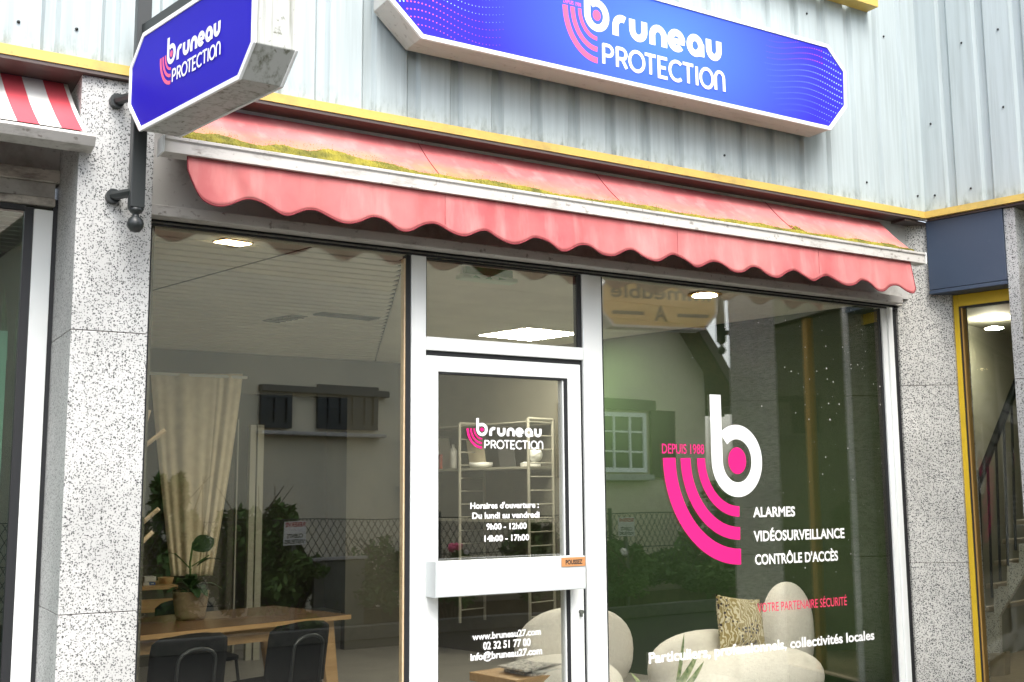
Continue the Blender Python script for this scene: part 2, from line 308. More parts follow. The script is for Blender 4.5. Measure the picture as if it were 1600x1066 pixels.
# ------------------------------------------------------------------ flat lettering (vinyl and print)
class Flat:                                    # a sheet of strokes and fills laid on a plane O + u*U + v*V, raised along Nn
    def __init__(s, O, U, V, Nn): s.mb = MB(); s.O, s.U, s.V, s.Nn = Vector(O), Vector(U), Vector(V), Vector(Nn); s.k = 0
    def P(s, u, v, e=0): return s.O+s.U*u+s.V*v+s.Nn*(e+s.k*.00012)
    def stroke(s, pts, wd, closed=False):
        n = len(pts); L = []; R = []
        for i in range(n):
            a = pts[i-1] if (i or closed) else pts[0]; b = pts[(i+1) % n] if (i < n-1 or closed) else pts[-1]; p = pts[i]
            d1 = Vector((p[0]-a[0], p[1]-a[1])); d2 = Vector((b[0]-p[0], b[1]-p[1]))
            if d1.length < 1e-6: d1 = d2
            if d2.length < 1e-9: d2 = d1
            d1.normalize(); d2.normalize(); t = (d1+d2).normalized(); nn = Vector((-t.y, t.x)); c = max(.45, nn.dot(Vector((-d1.y, d1.x))))
            h = wd/2/c; L.append((p[0]+nn.x*h, p[1]+nn.y*h)); R.append((p[0]-nn.x*h, p[1]-nn.y*h))
        vs = [s.P(*q) for q in L]+[s.P(*q) for q in R]
        s.mb.add(vs, [(i, n+i, n+(i+1) % n, (i+1) % n) for i in range(n if closed else n-1)]); s.k += 1
    def fill(s, pts): s.mb.poly([s.P(*q) for q in pts]); s.k += 1
    def disc(s, c, r, ry=None, n=32): s.fill([(c[0]+r*math.cos(2*math.pi*i/n), c[1]+(ry or r)*math.sin(2*math.pi*i/n)) for i in range(n)])
    def text(s, txt, u0, u1, v0, v1, bold=.0, ref=None):   # v0..v1 is the height of the capital letters; width squeezed to u0..u1
        cu = bpy.data.curves.new('t', 'FONT'); cu.body = txt; cu.size = 1; cu.resolution_u = 4; cu.offset = bold
        o = bpy.data.objects.new('t', cu); COL.objects.link(o)
        dg = bpy.context.evaluated_depsgraph_get(); me = bpy.data.meshes.new_from_object(o.evaluated_get(dg))
        bpy.data.objects.remove(o); xs = [q.co.x for q in me.vertices]; a, b = min(xs), max(xs)
        cu2 = bpy.data.curves.new('t2', 'FONT'); cu2.body = 'H'; cu2.size = 1; o2 = bpy.data.objects.new('t2', cu2); COL.objects.link(o2)
        dg = bpy.context.evaluated_depsgraph_get(); m2 = bpy.data.meshes.new_from_object(o2.evaluated_get(dg)); bpy.data.objects.remove(o2)
        cap = max(q.co.y for q in m2.vertices); kx = (u1-u0)/(b-a); ky = (v1-v0)/cap
        s.mb.add([s.P(u0+(q.co.x-a)*kx, v0+q.co.y*ky) for q in me.vertices], [tuple(f.vertices) for f in me.polygons]); s.k += 1
    def build(s, name, m, parent):
        off = worldloc(parent); me = bpy.data.meshes.new(name); me.from_pydata([tuple(v-off) for v in s.mb.v], [], s.mb.f); me.materials.append(m)
        bm = bmesh.new(); bm.from_mesh(me); bm.normal_update()
        for f in bm.faces:
            if f.normal.dot(s.Nn) < 0: f.normal_flip()
        bm.to_mesh(me); bm.free()
        o = bpy.data.objects.new(name, me); COL.objects.link(o); o.parent = parent; return o
def arc(cx, cy, rx, ry, a0, a1, n=14): return [(cx+rx*math.cos(math.radians(a0+(a1-a0)*i/n)), cy+ry*math.sin(math.radians(a0+(a1-a0)*i/n))) for i in range(n+1)]
def word_logo(plane, name_parent, box, mats, tiny=True):
    """the firm's word mark: box = (u0,u1,v0,v1) of the whole mark; unit design is 300 wide, 125 high"""
    u0, u1, v0, v1 = box; kx = (u1-u0)/300; ky = (v1-v0)/125
    W = Flat(*plane); Pk = Flat(*plane)
    T = lambda pts: [(u0+x*kx, v0+y*ky) for x, y in pts]
    wd = 11.6*(kx+ky)/2
    def S(F, pts, wv=None, c=False): F.stroke(T(pts), wv or wd, c)
    # b (raised), its dot and the three arcs
    S(W, [(43, 125), (43, 79)]+arc(60, 79, 17, 20.5, 180, 360, 20)); S(W, arc(60, 79, 17, 20.5, 359, 488, 16)); Pk.disc((u0+60*kx, v0+79*ky), 7*kx, 8.6*ky)
    for r, wv in ((56, 9.3), (43, 8), (30.5, 6.3)): Pk.stroke(T(arc(60, 83, r, r*1.38, 180, 270, 18)), wv*(kx+ky)/2)
    # r u n e a u
    S(W, [(94, 54), (94, 70)]+arc(106, 70, 12, 14, 180, 62, 10))
    S(W, [(125, 88), (125, 72)]+arc(136.5, 72, 11.5, 13.5, 180, 360, 16)+[(148, 88)])
    S(W, [(163, 54), (163, 70)]+arc(174.5, 70, 11.5, 13.5, 180, 0, 16)+[(186, 54)])
    S(W, arc(210, 71, 12, 13.5, 0, 318, 26)); S(W, [(199, 70), (226, 70)], wd*.8)
    S(W, arc(247.5, 71, 11.5, 13.5, 0, 360, 28)[:-1], None, True); S(W, [(260, 54), (260, 76)])
    S(W, [(275, 88), (275, 72)]+arc(285.5, 72, 10.5, 13.5, 180, 360, 16)+[(296, 88)])
    # second line in thin capitals
    t = wd*.48; y0, y1 = 3, 35; ym = (y0+y1)/2; H = y1-y0
    SS = lambda pts, c=False: S(W, [(69+(px_-80)*.955, py_) for px_, py_ in pts], t, c)
    x = 82.0
    def P_(x): SS([(x, y0), (x, y1)]); SS([(x-1.2, y1-1.2), (x+9, y1-1.2)]+arc(x+9, y1-1.2-H*.26, 8, H*.26, 90, -90, 10)+[(x, y1-1.2-H*.52)])
    P_(x); x += 26
    P_(x); SS([(x+8, ym), (x+18, y0)]); x += 23
    SS(arc(x+15, ym, 14, H/2, 0, 360, 26)[:-1], True); x += 31
    SS([(x, y1), (x+22, y1)]); SS([(x+11, y1), (x+11, y0)]); x += 28
    SS([(x+17, y1), (x, y1), (x, y0), (x+17, y0)]); SS([(x, ym), (x+14, ym)]); x += 22
    SS(arc(x+14, ym, 14, H/2, 48, 312, 22)); x += 27
    SS([(x, y1), (x+22, y1)]); SS([(x+11, y1), (x+11, y0)]); x += 29
    SS([(x, y0), (x, y1)]); x += 6
    SS(arc(x+15, ym, 13, H/2, 0, 360, 26)[:-1], True); x += 34
    SS([(x, y0), (x, y1-11)]+arc(x+9, y1-11, 9, 11, 180, 0, 12)+[(x+18, y0)])
    W.build('lettering', mats[0], name_parent); Pk.build('arcs_emblem', mats[1], name_parent)
    if tiny:
        D = Flat(*plane); D.text('DEPUIS 1988', u0+1*kx, u0+32*kx, v0+86*ky, v0+92*ky, .01); D.build('small_lettering', mats[1], name_parent)
X, Yv, Z = V3(1, 0, 0), V3(0, 1, 0), V3(0, 0, 1)
# ================================================================== SETTING
g = MB().box(-300, 300, -300, 300, -.6, -.13).build('ground', M['asphalt']); tag(g, kind='structure')
pv = MB().box(-12, 6.2, -1.7, .6, -.12, 0).build('pavement', M['concrete']); tag(pv, kind='structure')
kb = MB().box(-12, 6.2, -1.83, -1.702, -.128, .004).build('kerb', M['kerbm'], bevel=.01); tag(kb, kind='structure')
kb = MB().box(-14, 22, -6.42, -6.28, -.128, .02).build('garden_kerb', M['kerbm'], bevel=.01); tag(kb, kind='structure')
so_ = MB().box(-14, 22, -9.4, -6.422, -.128, -.01).build('garden_soil', M['soil']); tag(so_, kind='structure')
mk = MB()
for a in (-6.6, -4.1, -1.6, .9): mk.box(a, a+.1, -6.2, -2.6, -.1295, -.126)
tag(mk.build('parking_markings', M['roadwhite']), kind='structure')

# ================================================================== THE SHOP BUILDING
B = thing('shop_building', (3.5, .6, 0), 'low building with pale corrugated metal cladding over speckled granite pillars', 'building')
def corr(along, n, P, z0, z1, off=0.):
    """corrugated sheet: plan profile repeated n times along a direction"""
    prof = []
    for i in range(n):
        b = i*.25
        prof += [(b, 0), (b+.150, 0), (b+.168, -.024), (b+.212, -.024), (b+.230, 0)]
    prof.append((n*.25, 0)); vs = []; mb = MB()
    for z in (z0, z1): vs += [P(s, o, z) for s, o in prof]
    k = len(prof); mb.add(vs, [(i, i+1, k+i+1, k+i) for i in range(k-1)])
    mb.mi = 1
    return mb
mb = corr(X, 42, lambda s, o, z: V3(6.39-s, -o, z), 3.345, 6.6)
rs = random.Random(3)
def screw(mb, c, n_):
    mb.ball(c, .0075, 8)
for i in range(42):
    for z in (3.47, 4.55):
        if rs.random() < .35: screw(mb, V3(6.39-i*.25-.075+rs.uniform(-.01, .01), -.003, z+rs.uniform(-.02, .02)), 0)
mb.build('metal_cladding', [M['clad'], M['black']], B)
mb = corr(RD, 8, lambda s, o, z: RW(s, o, z), 3.345, 6.6)
for i in range(8):
    for z in (3.46, 3.98, 4.5):
        if rs.random() < .45: screw(mb, RW(i*.25+.075, .003, z+rs.uniform(-.02, .02)), 0)
mb.build('metal_cladding', [M['clad'], M['black']], B)
# folded yellow drip flashing along the foot of the cladding, with its corner mitre
mb = MB()
ci = V3(6.345, -.035, 0); cb = V3(6.42, .02, 0)
for z0, z1, o in ((3.302, 3.347, .035),):
    a, b = V3(-4, -o, 0), V3(6.39-.03, -o, 0)
    c = RW(4.6, o, 0); kk = V3(6.336, -o, 0)
    mb.prism([V3(-4, -o, z0), kk+Z*z0, V3(6.38, -.004, z0), V3(-4, -.004, z0)], Z*(z1-z0))
    mb.prism([kk+Z*z0, RW(2.0, o, z0), RW(2.0, .004, z0), V3(6.38, -.004, z0)], Z*(z1-z0))
mb.build('flashing', M['yellow_trim'], B)
mb = MB().box(-4, 6.30, -.03, .6, 3.285, 3.300); mb.prism([RW(.02, .03, 3.285), RW(2.0, .03, 3.285), RW(2.0, -.5, 3.285), RW(.02, -.5, 3.285)], Z*.0145)
mb.prism([V3(6.15, -.02, 3.268), RW(.0, .01, 3.268), RW(.35, .01, 3.268), RW(.35, -.5, 3.268), V3(6.15, .5, 3.268)], Z*.015)
mb.build('soffit', M['soffit'], B)
# window ledge higher up, only its end is in view
mb = MB().box(-1, 5.90, -.10, -.001, 4.705, 4.735).box(-1, 5.90, -.10, -.085, 4.735, 4.765)
mb.build('ledge', M['yellow_trim'], B)
mb = MB().box(-4, 6.5, .04, .06, 3.31, 6.55); mb.prism([RW(0, -.04, 3.31), RW(2.0, -.04, 3.31), RW(2.0, -.06, 3.31), RW(0, -.06, 3.31)], Z*3.2)
mb.box(-4, 7.5, .06, 9, 6.5, 6.6)
mb.build('wall', M['fascia'], B)
def pillar(foot, mname, joints=(0, .967, 2.155, 3.284)):
    mb = MB(); n = len(foot); cx = sum(p[0] for p in foot)/n; cy = sum(p[1] for p in foot)/n
    for a, b in zip(joints[:-1], joints[1:]): mb.prism([V3(p[0], p[1], a+.0015) for p in foot], Z*(b-a-.003))
    mb.mi = 1
    mb.prism([V3(cx+(p[0]-cx)*.985, cy+(p[1]-cy)*.985, .01) for p in foot], Z*3.26)
    return mb.build('pillar', [M[mname], M['soffit']], B, bevel=.0025)
pillar([(.839, 0), (1.157, 0), (1.157, .62), (.839, .62)], 'granite')
dA, dB = (6.228, .15), (6.513, -.075)
pillar([dA, dB, (6.80, .02), (6.60, .62), (6.228, .62)], 'granite2')
q = [RW(.527, 0, 0), RW(.60, 0, 0), RW(.60, -.5, 0), RW(.527, -.5, 0)]; pillar([(p.x, p.y) for p in q], 'granite')
pillar([(6.30, -1.07), (6.05, -1.32), (6.33, -1.60), (6.58, -1.35)], 'granite')
MB().box(1.158, 6.30, .10, .128, 2.752, 3.284).build('fascia_board', M['fascia'], B)
# ------------------------------------------------------------------ shop front
KF = 5.145/5.17
fx = lambda x: x*KF
fz = lambda z: 1.45+(z-1.45)*KF
SF = thing('storefront', (3.7, .17, 0), 'white framed shop front with two large windows around a central glass door', 'shop front')
Y0, Y1 = .145, .215
mb = MB()
mb.box(fx(1.15), fx(1.196), Y0, Y1, 0, 2.69)
mb.box(fx(1.196), fx(2.61), Y0, Y1, .10, .30); mb.box(fx(3.60), fx(6.187), Y0, Y1, .10, .20)
mb.box(fx(2.526), fx(2.611), Y0, Y1, 0, 2.687)
mb.box(fx(3.604), fx(3.655), Y0, Y1, 0, 2.687); mb.box(fx(3.657), fx(3.741), Y0+.008, Y1, 0, 2.687)
mb.box(fx(6.091), fx(6.135), Y0, Y1, .10, 2.69); mb.box(fx(6.138), fx(6.187), Y0-.012, Y1, .10, 2.69)
mb.box(fx(2.6115), fx(3.6035), Y0+.002, Y1-.002, fz(2.192), fz(2.262))
mb.build('frame', M['white'], SF, bevel=.003)
MB().box(fx(1.157), fx(6.187), Y0+.012, Y1-.002, 2.690, 2.735).build('head_rail', M['strip'], SF, bevel=.003)
mb = MB()
yg = .158
mb.box(fx(1.197), fx(6.25), yg-.018, yg-.008, 2.6795, 2.6895); mb.box(fx(1.197), fx(6.25), yg-.02, yg-.006, 2.7005, 2.707)
mb.box(fx(2.500), fx(2.5255), yg-.004, .20, .30, 2.679); mb.box(fx(1.1965), fx(1.205), yg, .2, .3, 2.679)
mb.box(fx(3.7415), fx(3.752), yg, .20, .2, 2.679); mb.box(fx(6.074), fx(6.0905), yg, .20, .2, 2.679)
mb.box(fx(6.1875), fx(6.246), yg-.003, .21, 0, 2.70)
mb.box(fx(2.6115), fx(2.620), yg, .2, fz(2.2625), 2.679); mb.box(fx(3.576), fx(3.6035), yg, .2, fz(2.2625), 2.679); mb.box(fx(2.62), fx(3.576), yg+.002, .2, 2.67, 2.6785)
mb.box(fx(2.612), fx(3.603), yg+.004, .2, fz(2.164), fz(2.1915)); mb.box(fx(3.581), fx(3.6035), yg+.004, .2, .02, fz(2.164))
mb.build('gasket', M['rubber'], SF)
MB().box(fx(2.4915), fx(2.4995), yg+.004, .2, .30, 2.66).build('glazing_bead', M['pale_wood'], SF)
gl1 = MB().box(1.19, 2.52, .166, .176, .28, 2.70).build('window_pane', M['glass'], SF)
gl2 = MB().box(3.72, 6.10, .166, .176, .18, 2.70).build('window_pane', M['glass'], SF)
MB().box(2.59, 3.61, .166, .176, 2.25, 2.70).build('transom_pane', M['glass'], SF)
# weathered rail under the awning
p1 = AY(1411, 474.5, .03).x
MB().box(1.160, p1, .028, .0995, 2.701, 2.7515).build('awning_rail', M['strip'], SF, bevel=.004)
# door leaf
DO = MB(); a, b, c, d = fx(2.6125), fx(3.580), .145, .205
gx0, gx1, gz0, gz1 = fx(2.683), fx(3.494), .16, fz(2.082)
DO.box(a, gx0, c, d, .015, fz(2.1635)); DO.box(gx1, b, c, d, .015, fz(2.1635)); DO.box(gx0, gx1, c+.0015, d-.0015, gz1, fz(2.1635)); DO.box(gx0, gx1, c+.0015, d-.0015, .015, gz0)
DO = DO.build('door', M['white'], SF, bevel=.003)
mb = MB(); mb.box(gx0, gx1, .150, .20, gz1-.010, gz1-.0005); mb.box(gx1-.022, gx1-.0005, .150, .2, gz0, gz1-.0105); mb.box(gx0+.0005, gx0+.006, .152, .2, gz0, gz1-.0105); mb.build('glass_gasket', M['rubber'], DO)
MB().box(gx1-.030, gx1-.0225, .155, .2, gz0, gz1-.011).build('glass_bead', M['white'], DO)
gl3 = MB().box(gx0-.01, gx1+.01, .166, .176, gz0-.01, gz1+.01).build('glass', M['glass'], DO)
mb = MB().box(2.606, 3.506, .040, .118, .940, 1.1145)
mb.build('push_bar', M['aluminium'], DO, bevel=.004)
MB().box(2.6, 2.6055, .0385, .1445, .938, 1.117).build('bar_end_cap', M['aluminium'], DO, bevel=.002)
q0, q1 = AY(877.5, 886, .038), AY(914.5, 870, .038)
MB().box(q0.x, q1.x, .0365, .0398, q0.z+.0, q1.z).build('push_plate', M['copper'], DO, bevel=.001)
F = Flat((0, .0363, 0), X, Z, -Yv); F.text('POUSSEZ', q0.x+.025, q1.x-.020, q0.z+.012, q1.z-.014, .045); F.build('push_lettering', M['ink'], DO)
lk = AY(907.5, 956, .14); mb = MB(); mb.lathe((0, 0, 0), [(.011, 0), (.011, .02)], 16); mb.v = [V3(lk.x+v.x, .1445-v.z, lk.z+v.y) for v in mb.v]; mb.box(lk.x-.005, lk.x+.005, .126, .1445, lk.z-.026, lk.z-.004)
mb.build('lock_cylinder', M['utility'], DO)
# vinyl on the door glass
PL = ((0, .1655, 0), X, Z, -Yv)
word_logo(PL, DO, (2.847, 3.312, 1.683, 1.845), (M['vinyl'], M['pink']), tiny=False)
for t, a0, a1, z0, z1 in (('Horaires d\'ouverture :', 2.868, 3.291, 1.372, 1.402), ('Du lundi au vendredi', 2.879, 3.295, 1.320, 1.350), ('9h00 - 12h00', 2.964, 3.213, 1.262, 1.292), ('14h00 - 17h00', 2.952, 3.228, 1.201, 1.231),
                          ('www.bruneau27.com', 2.877, 3.295, .704, .736), ('02 32 51 77 00', 2.941, 3.230, .652, .688), ('info@bruneau27.com', 2.866, 3.302, .603, .637)):
    F = Flat(*PL); F.text(t, a0, a1, z0, z1, .032); F.build('lettering', M['vinyl'], DO)
# vinyl on the right-hand window
A_ = Flat(*PL); P_ = Flat(*PL); R_ = Flat(*PL)
cx, cz = 4.727, 1.635
A_.stroke([(4.567, 2.033), (4.567, cz+.01)]+arc(cx, cz, .160, .175, 180, 360, 28), .088); A_.stroke(arc(cx, cz, .160, .175, 359, 491, 20), .088)
P_.disc((4.7275, 1.6355), .0725, .0815)
for r, rz, wv in ((.532, .587, .094), (.409, .449, .076), (.291, .318, .063)): P_.stroke(arc(4.731, 1.648, r, rz, 180, 270, 30), wv)
F = Flat(*PL); F.text('DEPUIS 1988', 4.147, 4.467, 1.674, 1.729, .01); F.build('small_lettering', M['pink'], gl2)
for t, a0, a1, z0, z1 in (('ALARMES', 4.841, 5.194, 1.295, 1.352), ('VIDÉOSURVEILLANCE', 4.839, 5.624, 1.149, 1.208), ('CONTRÔLE D\'ACCÈS', 4.843, 5.556, 1.009, 1.067), ('Particuliers, professionnels, collectivités locales', 4.014, 5.855, .495, .551)):
    F = Flat(*PL); F.text(t, a0, a1, z0, z1, .028); F.build('lettering', M['vinyl'], gl2)
R_.text('VOTRE PARTENAIRE SÉCURITÉ', 4.849, 5.617, .725, .777, .008)
A_.build('letter_b', M['vinyl'], gl2); P_.build('arcs_emblem', M['pink'], gl2); R_.build('red_lettering', M['red_vinyl'], gl2)

# dried drips and specks on the right-hand pane
rk = random.Random(21); F = Flat((0, .1648, 0), X, Z, -Yv)
for k in range(95):
    u = 6.06-abs(rk.gauss(0, .55)); v = rk.choice((rk.gauss(2.35, .25), rk.uniform(.9, 2.65)))
    if 3.78 < u < 6.06 and v < 2.65: r = rk.uniform(.0014, .004); F.disc((u, v), r, r*rk.uniform(.9, 1.6), 8); F.k = 0
F.build('dirt_speck', M['signwhite'], gl2)
# ------------------------------------------------------------------ awning
AW = thing('awning', (3.65, 0, 2.7), 'faded plain red awning with scalloped valance and mossy front rail above the shop window', 'awning')
def fab(u, t):                                  # u along X, t from soffit (0) to rail (1)
    x = 1.235+u*(6.015-1.235); y = .085+t*(-.185-.085); z = 3.262+t*(3.000-3.262) - .012*math.sin(math.pi*t) + .003*math.sin(u*40)*t
    return V3(x, y, z)
mb = MB(); nu, ntt = 160, 12
mb.add([fab(i/nu, j/ntt) for j in range(ntt+1) for i in range(nu+1)], [(j*(nu+1)+i, j*(nu+1)+i+1, (j+1)*(nu+1)+i+1, (j+1)*(nu+1)+i) for j in range(ntt) for i in range(nu)])
mb.mi = 1
for u in (.268, .505, .78): mb.tube([fab(u+.003*k/10, k/10)+V3(0, -.0015, .0015) for k in range(11)], .0016, 5)
mb.build('fabric', [M['canvas'], M['canvas_dark']], AW, smooth=True)
xl, xr = 1.15, 6.085
mb = MB()
mb.prism([V3(xl, y, z) for y, z in ((-.218, 2.925), (-.215, 2.975), (-.222, 2.984), (-.222, 2.997), (-.185, 2.997), (-.13, 2.98), (-.13, 2.925))], X*(xr-xl))
mb.build('front_rail', M['strip'], AW, bevel=.002)
MB().box(xl-.008, xl-.0005, -.2225, -.12, 2.922, 3.0).build('rail_cap', M['white'], AW, bevel=.002); MB().box(xr+.0005, xr+.008, -.2225, -.12, 2.922, 3.0).build('rail_cap', M['white'], AW, bevel=.002)
for xx in (1.28, 6.0): MB().tube([V3(xx, .1, 3.1), V3(xx, -.02, 2.99), V3(xx, -.14, 2.955)], .014, 8).build('folding_arm', M['black'], AW)
def bottom(x):
    ph = (x-1.39)/.3035; k_ = round(ph); ph += .035*math.sin(k_*2.3)*math.sin(2*math.pi*ph)
    z = 2.7345+.0265*(-math.cos(2*math.pi*ph))+.004*math.sin(x*5.1+.6)+.003*math.sin(x*13)
    if x < 1.33: z += (1.33-x)**2*18
    if x > 5.92: z += (x-5.92)**2*30
    return z
mb = MB(); nx, nz = 560, 10; x0, x1 = 1.255, 5.955
edge = []
for j in range(nz+1):
    for i in range(nx+1):
        x = x0+(x1-x0)*i/nx; t = j/nz; zt = 2.926; zb = bottom(x); z = zt+(zb-zt)*t
        xs_ = x+(.018*(1-t) if i == 0 else 0)
        y = -.198-.016*t + t*(.007*math.sin(x*20.7+1)+.006*math.sin(x*11.3)+.004*math.sin(x*47+2))
        if x < 1.75: y += .016*t*math.exp(-((x-1.42-.10*t)/.05)**2)-.014*t*math.exp(-((x-1.31)/.05)**2)
        mb.v.append(V3(x, y, z))
        if j == nz: edge.append(V3(x, y-.001, z))
mb.add([], []); 
for j in range(nz):
    for i in range(nx): mb.f.append((j*(nx+1)+i, j*(nx+1)+i+1, (j+1)*(nx+1)+i+1, (j+1)*(nx+1)+i)); mb.m.append(0)
side0 = [mb.v[j*(nx+1)] for j in range(nz+1)]; side1 = [mb.v[j*(nx+1)+nx] for j in range(nz+1)]
va = mb.build('valance', M['canvas'], AW, smooth=True, solid=.0022)
MB().tube(side0+edge[1:]+side1[::-1][1:], .0034, 6).build('valance_binding', M['canvas_dark'], va, smooth=True)
for xx in (2.52, 3.99, 5.1): MB().box(xx-.0006, xx+.0006, -.2160, -.2145, 2.765, 2.92).build('valance_seam', M['canvas_dark'], va)
# moss: a lumpy growth lying on the lower edge of the canvas, wide at the left end
rm = random.Random(11); mb = MB(); nm = 900
def wid(x):
    u = (x-1.26)/4.75
    w_ = .092+.110*math.exp(-((x-1.62)/.66)**2)
    return w_*(.8+.25*math.sin(x*7)+.15*math.sin(x*23))*(1 if u < .97 else .5)
rows = 9; grid = []
for j in range(rows+1):
    for i in range(nm+1):
        u = i/nm; p = fab(u, 1); x = p.x; t = j/rows; tt = 1-t*wid(x)/.37
        q = fab(u, tt); h = .014*math.sin(math.pi*min(1, t*1.15+.08))**.6*(.6+.55*rm.random()) - (.004 if t > .86 else 0)-(.004*rm.random() if t > .6 else 0)
        mb.v.append(q+V3(0, -.55*h+.0, .85*h)+V3(rm.uniform(-.002, .002), 0, 0))
for j in range(rows):
    for i in range(nm): mb.f.append((j*(nm+1)+i, j*(nm+1)+i+1, (j+1)*(nm+1)+i+1, (j+1)*(nm+1)+i)); mb.m.append(0)
for k in range(2600):
    u = rm.random()**1.15; p = fab(u, 1); t = rm.random()**1.6*1.25; q = fab(u, 1-t*wid(p.x)/.37)
    r = rm.uniform(.0010, .0034)*(1.25-t*.6); mb.add([q+V3(0, -.004, .007)+V3(a_*r, b_*r, c_*r) for a_, b_, c_ in ((1, 0, 0), (-1, 0, 0), (0, 1, 0), (0, -1, 0), (0, 0, 1), (0, 0, -1))], [(0, 2, 4), (2, 1, 4), (1, 3, 4), (3, 0, 4), (2, 0, 5), (1, 2, 5), (3, 1, 5), (0, 3, 5)])
for k in range(160):                            # tuft standing by the third seam
    a_ = rm.gauss(0, .018); t = rm.random()*.55; q = fab(.80+a_/4.75-.02*t, 1-t*.55); r = rm.uniform(.002, .006)
    mb.add([q+V3(0, -.002, .005)+V3(b_*r, c_*r, d_*r) for b_, c_, d_ in ((1, 0, 0), (-1, 0, 0), (0, 1, 0), (0, -1, 0), (0, 0, 1), (0, 0, -1))], [(0, 2, 4), (2, 1, 4), (1, 3, 4), (3, 0, 4), (2, 0, 5), (1, 2, 5), (3, 1, 5), (0, 3, 5)])
mb.build('moss', M['moss'], AW)['kind'] = 'stuff'

# ------------------------------------------------------------------ lightbox over the shop
LB = thing('fascia_sign', (3.81, -.02, 3.98), 'long blue octagonal lightbox sign mounted on the cladding above the shop', 'sign')
oct_ = [(2.39, 3.700), (5.262, 3.700), (5.420, 3.878), (5.428, 4.118), (5.275, 4.268), (2.36, 4.268), (2.205, 4.118), (2.205, 3.868)]
def inset(poly, d):
    out = []; n = len(poly)
    for i in range(n):
        p0, p1, p2 = Vector(poly[i-1]), Vector(poly[i]), Vector(poly[(i+1) % n]); a = (p1-p0).normalized(); b = (p2-p1).normalized()
        na, nb = Vector((-a.y, a.x)), Vector((-b.y, b.x)); bi = (na+nb).normalized(); out.append(tuple(p1+bi*(d/bi.dot(na))))
    return out
MB().prism([V3(x, -.196, z) for x, z in inset(oct_, .004)], Yv*.17).build('box', M['box'], LB, bevel=.003)
def rim(poly, d, P, t):
    inn = inset(poly, d); n = len(poly); mb = MB(); vs = []
    for e in (0, t): vs += [P(*q, e) for q in poly]+[P(*q, e) for q in inn]
    fs = []
    for i in range(n):
        j = (i+1) % n
        fs += [(i, j, n+j, n+i), (2*n+i, 2*n+n+i, 2*n+n+j, 2*n+j), (i, 2*n+i, 2*n+j, j), (n+i, n+j, 3*n+j, 3*n+i)]
    return mb.add(vs, fs)
rim(oct_, .024, lambda x, z, e: V3(x, -.212+e, z), .0155).build('trim', M['trim'], LB, bevel=.002)
blue = sign_print('blue_sign_print', (.035, .028, .60), (.075, .20, .98), (3.95-3.81, 4.02-3.98), (1.25, .75), 0)
MB().prism([V3(x, -.206, z) for x, z in inset(oct_, .0235)], Yv*.009).build('face', blue, LB)
qa = AY(880, 95, -.208); qb = AY(1127, 143, -.208); qt = AY(918, -4, -.208)
u0, u1 = AY(880, 30, -.208).x, AY(1127, 100, -.208).x
word_logo(((0, -.2065, 0), X, Z, -Yv), LB, (u0, u1, AY(1127, 143, -.208).z-.008, AY(1127, 143, -.208).z-.008+.445), (M['vinyl'], M['coral']))
dots = [MB(), MB()]
def dotwave(xa, xb, za, zb, n, rows, tone, flip):
    for r in range(rows):
        for i in range(n):
            u = i/(n-1); v = r/(rows-1); x = xa+(xb-xa)*u
            z = za+(zb-za)*v + .034*math.sin(u*7.5+v*1.3+flip)*(1-.3*v)
            fade = (1-u)**1.2 if not flip else u**1.3
            fade *= (.45+.55*math.sin(math.pi*(v*.8+.15)))
            if fade < .16 or not inset_ok(x, z): continue
            rr = .0052*fade+.0004; k = 1 if (tone(u, v)) else 0
            m_ = dots[k]; m_.poly([V3(x+rr*math.cos(a)*1.1, -.2066-.00002*(r % 3), z+rr*math.sin(a)) for a in (0, 1.05, 2.09, 3.14, 4.19, 5.24)])
PO = inset(oct_, .034)
def inset_ok(x, z):
    n = len(PO)
    return all((PO[(i+1) % n][0]-PO[i][0])*(z-PO[i][1])-(PO[(i+1) % n][1]-PO[i][1])*(x-PO[i][0]) > 0 for i in range(n))
dotwave(2.25, 3.05, 3.70, 4.24, 40, 15, lambda u, v: v < .30+.1*math.sin(u*4) and u > .06, 0)
dotwave(4.50, 5.42, 4.30, 3.76, 46, 15, lambda u, v: v < .38 and u < .80, 2.2)
M['cyanprint'] = mat('pale_blue_print', (.38, .60, .92), .4)
for k, mm in ((0, 'cyanprint'), (1, 'coral')):
    mb = dots[k]
    mb.build('wave_print', M[mm], LB)

# ------------------------------------------------------------------ projecting signs
def proj_sign(root, P0, D, T, prints, dist_to_wall, front, mirror=False):
    """octagonal box: P0 where it starts, D outwards, T thickness"""
    S0, S1, z0, z1 = .037, 1.062, 2.962, 3.395; cx_, cz_ = .117, .125
    oc = [(S0+cx_, z0), (S1-.10, z0), (S1, z0+.113), (S1, z1-.113), (S1-.10, z1), (S0+cx_, z1), (S0, z1-cz_), (S0, z0+cz_+.012)]
    Nf = -T.normalized()
    P = lambda s, z, e=0: P0+D*s+Z*z+Nf*(-e)
    return oc, P, Nf
PS = thing('projecting_sign', (1.04, -.15, 2.55), 'dark blue octagonal lightbox sign sticking out from the left granite pillar', 'sign')
SD = V3(.216, -.976, 0); ST = V3(.172, 0, 0)
P0 = V3(.985, -.17, 0); oc, P, Nf = proj_sign(PS, P0, SD, ST, None, 0, 0)
NF = V3(-.976, -.216, 0)
def onS(s, z, e=0): return P0+SD*s+Z*z+X*e       # e goes through the thickness
MB().prism([onS(s, z, .008) for s, z in inset(oc, .004)], X*.160).build('box', M['boxdirty'], PS, bevel=.003)
rim(oc, .020, lambda s, z, e: onS(s, z, e), .012).build('trim', M['trim'], PS, bevel=.002)
rim(oc, .020, lambda s, z, e: onS(s, z, .1605+e), .012).build('trim', M['trim'], PS, bevel=.002)
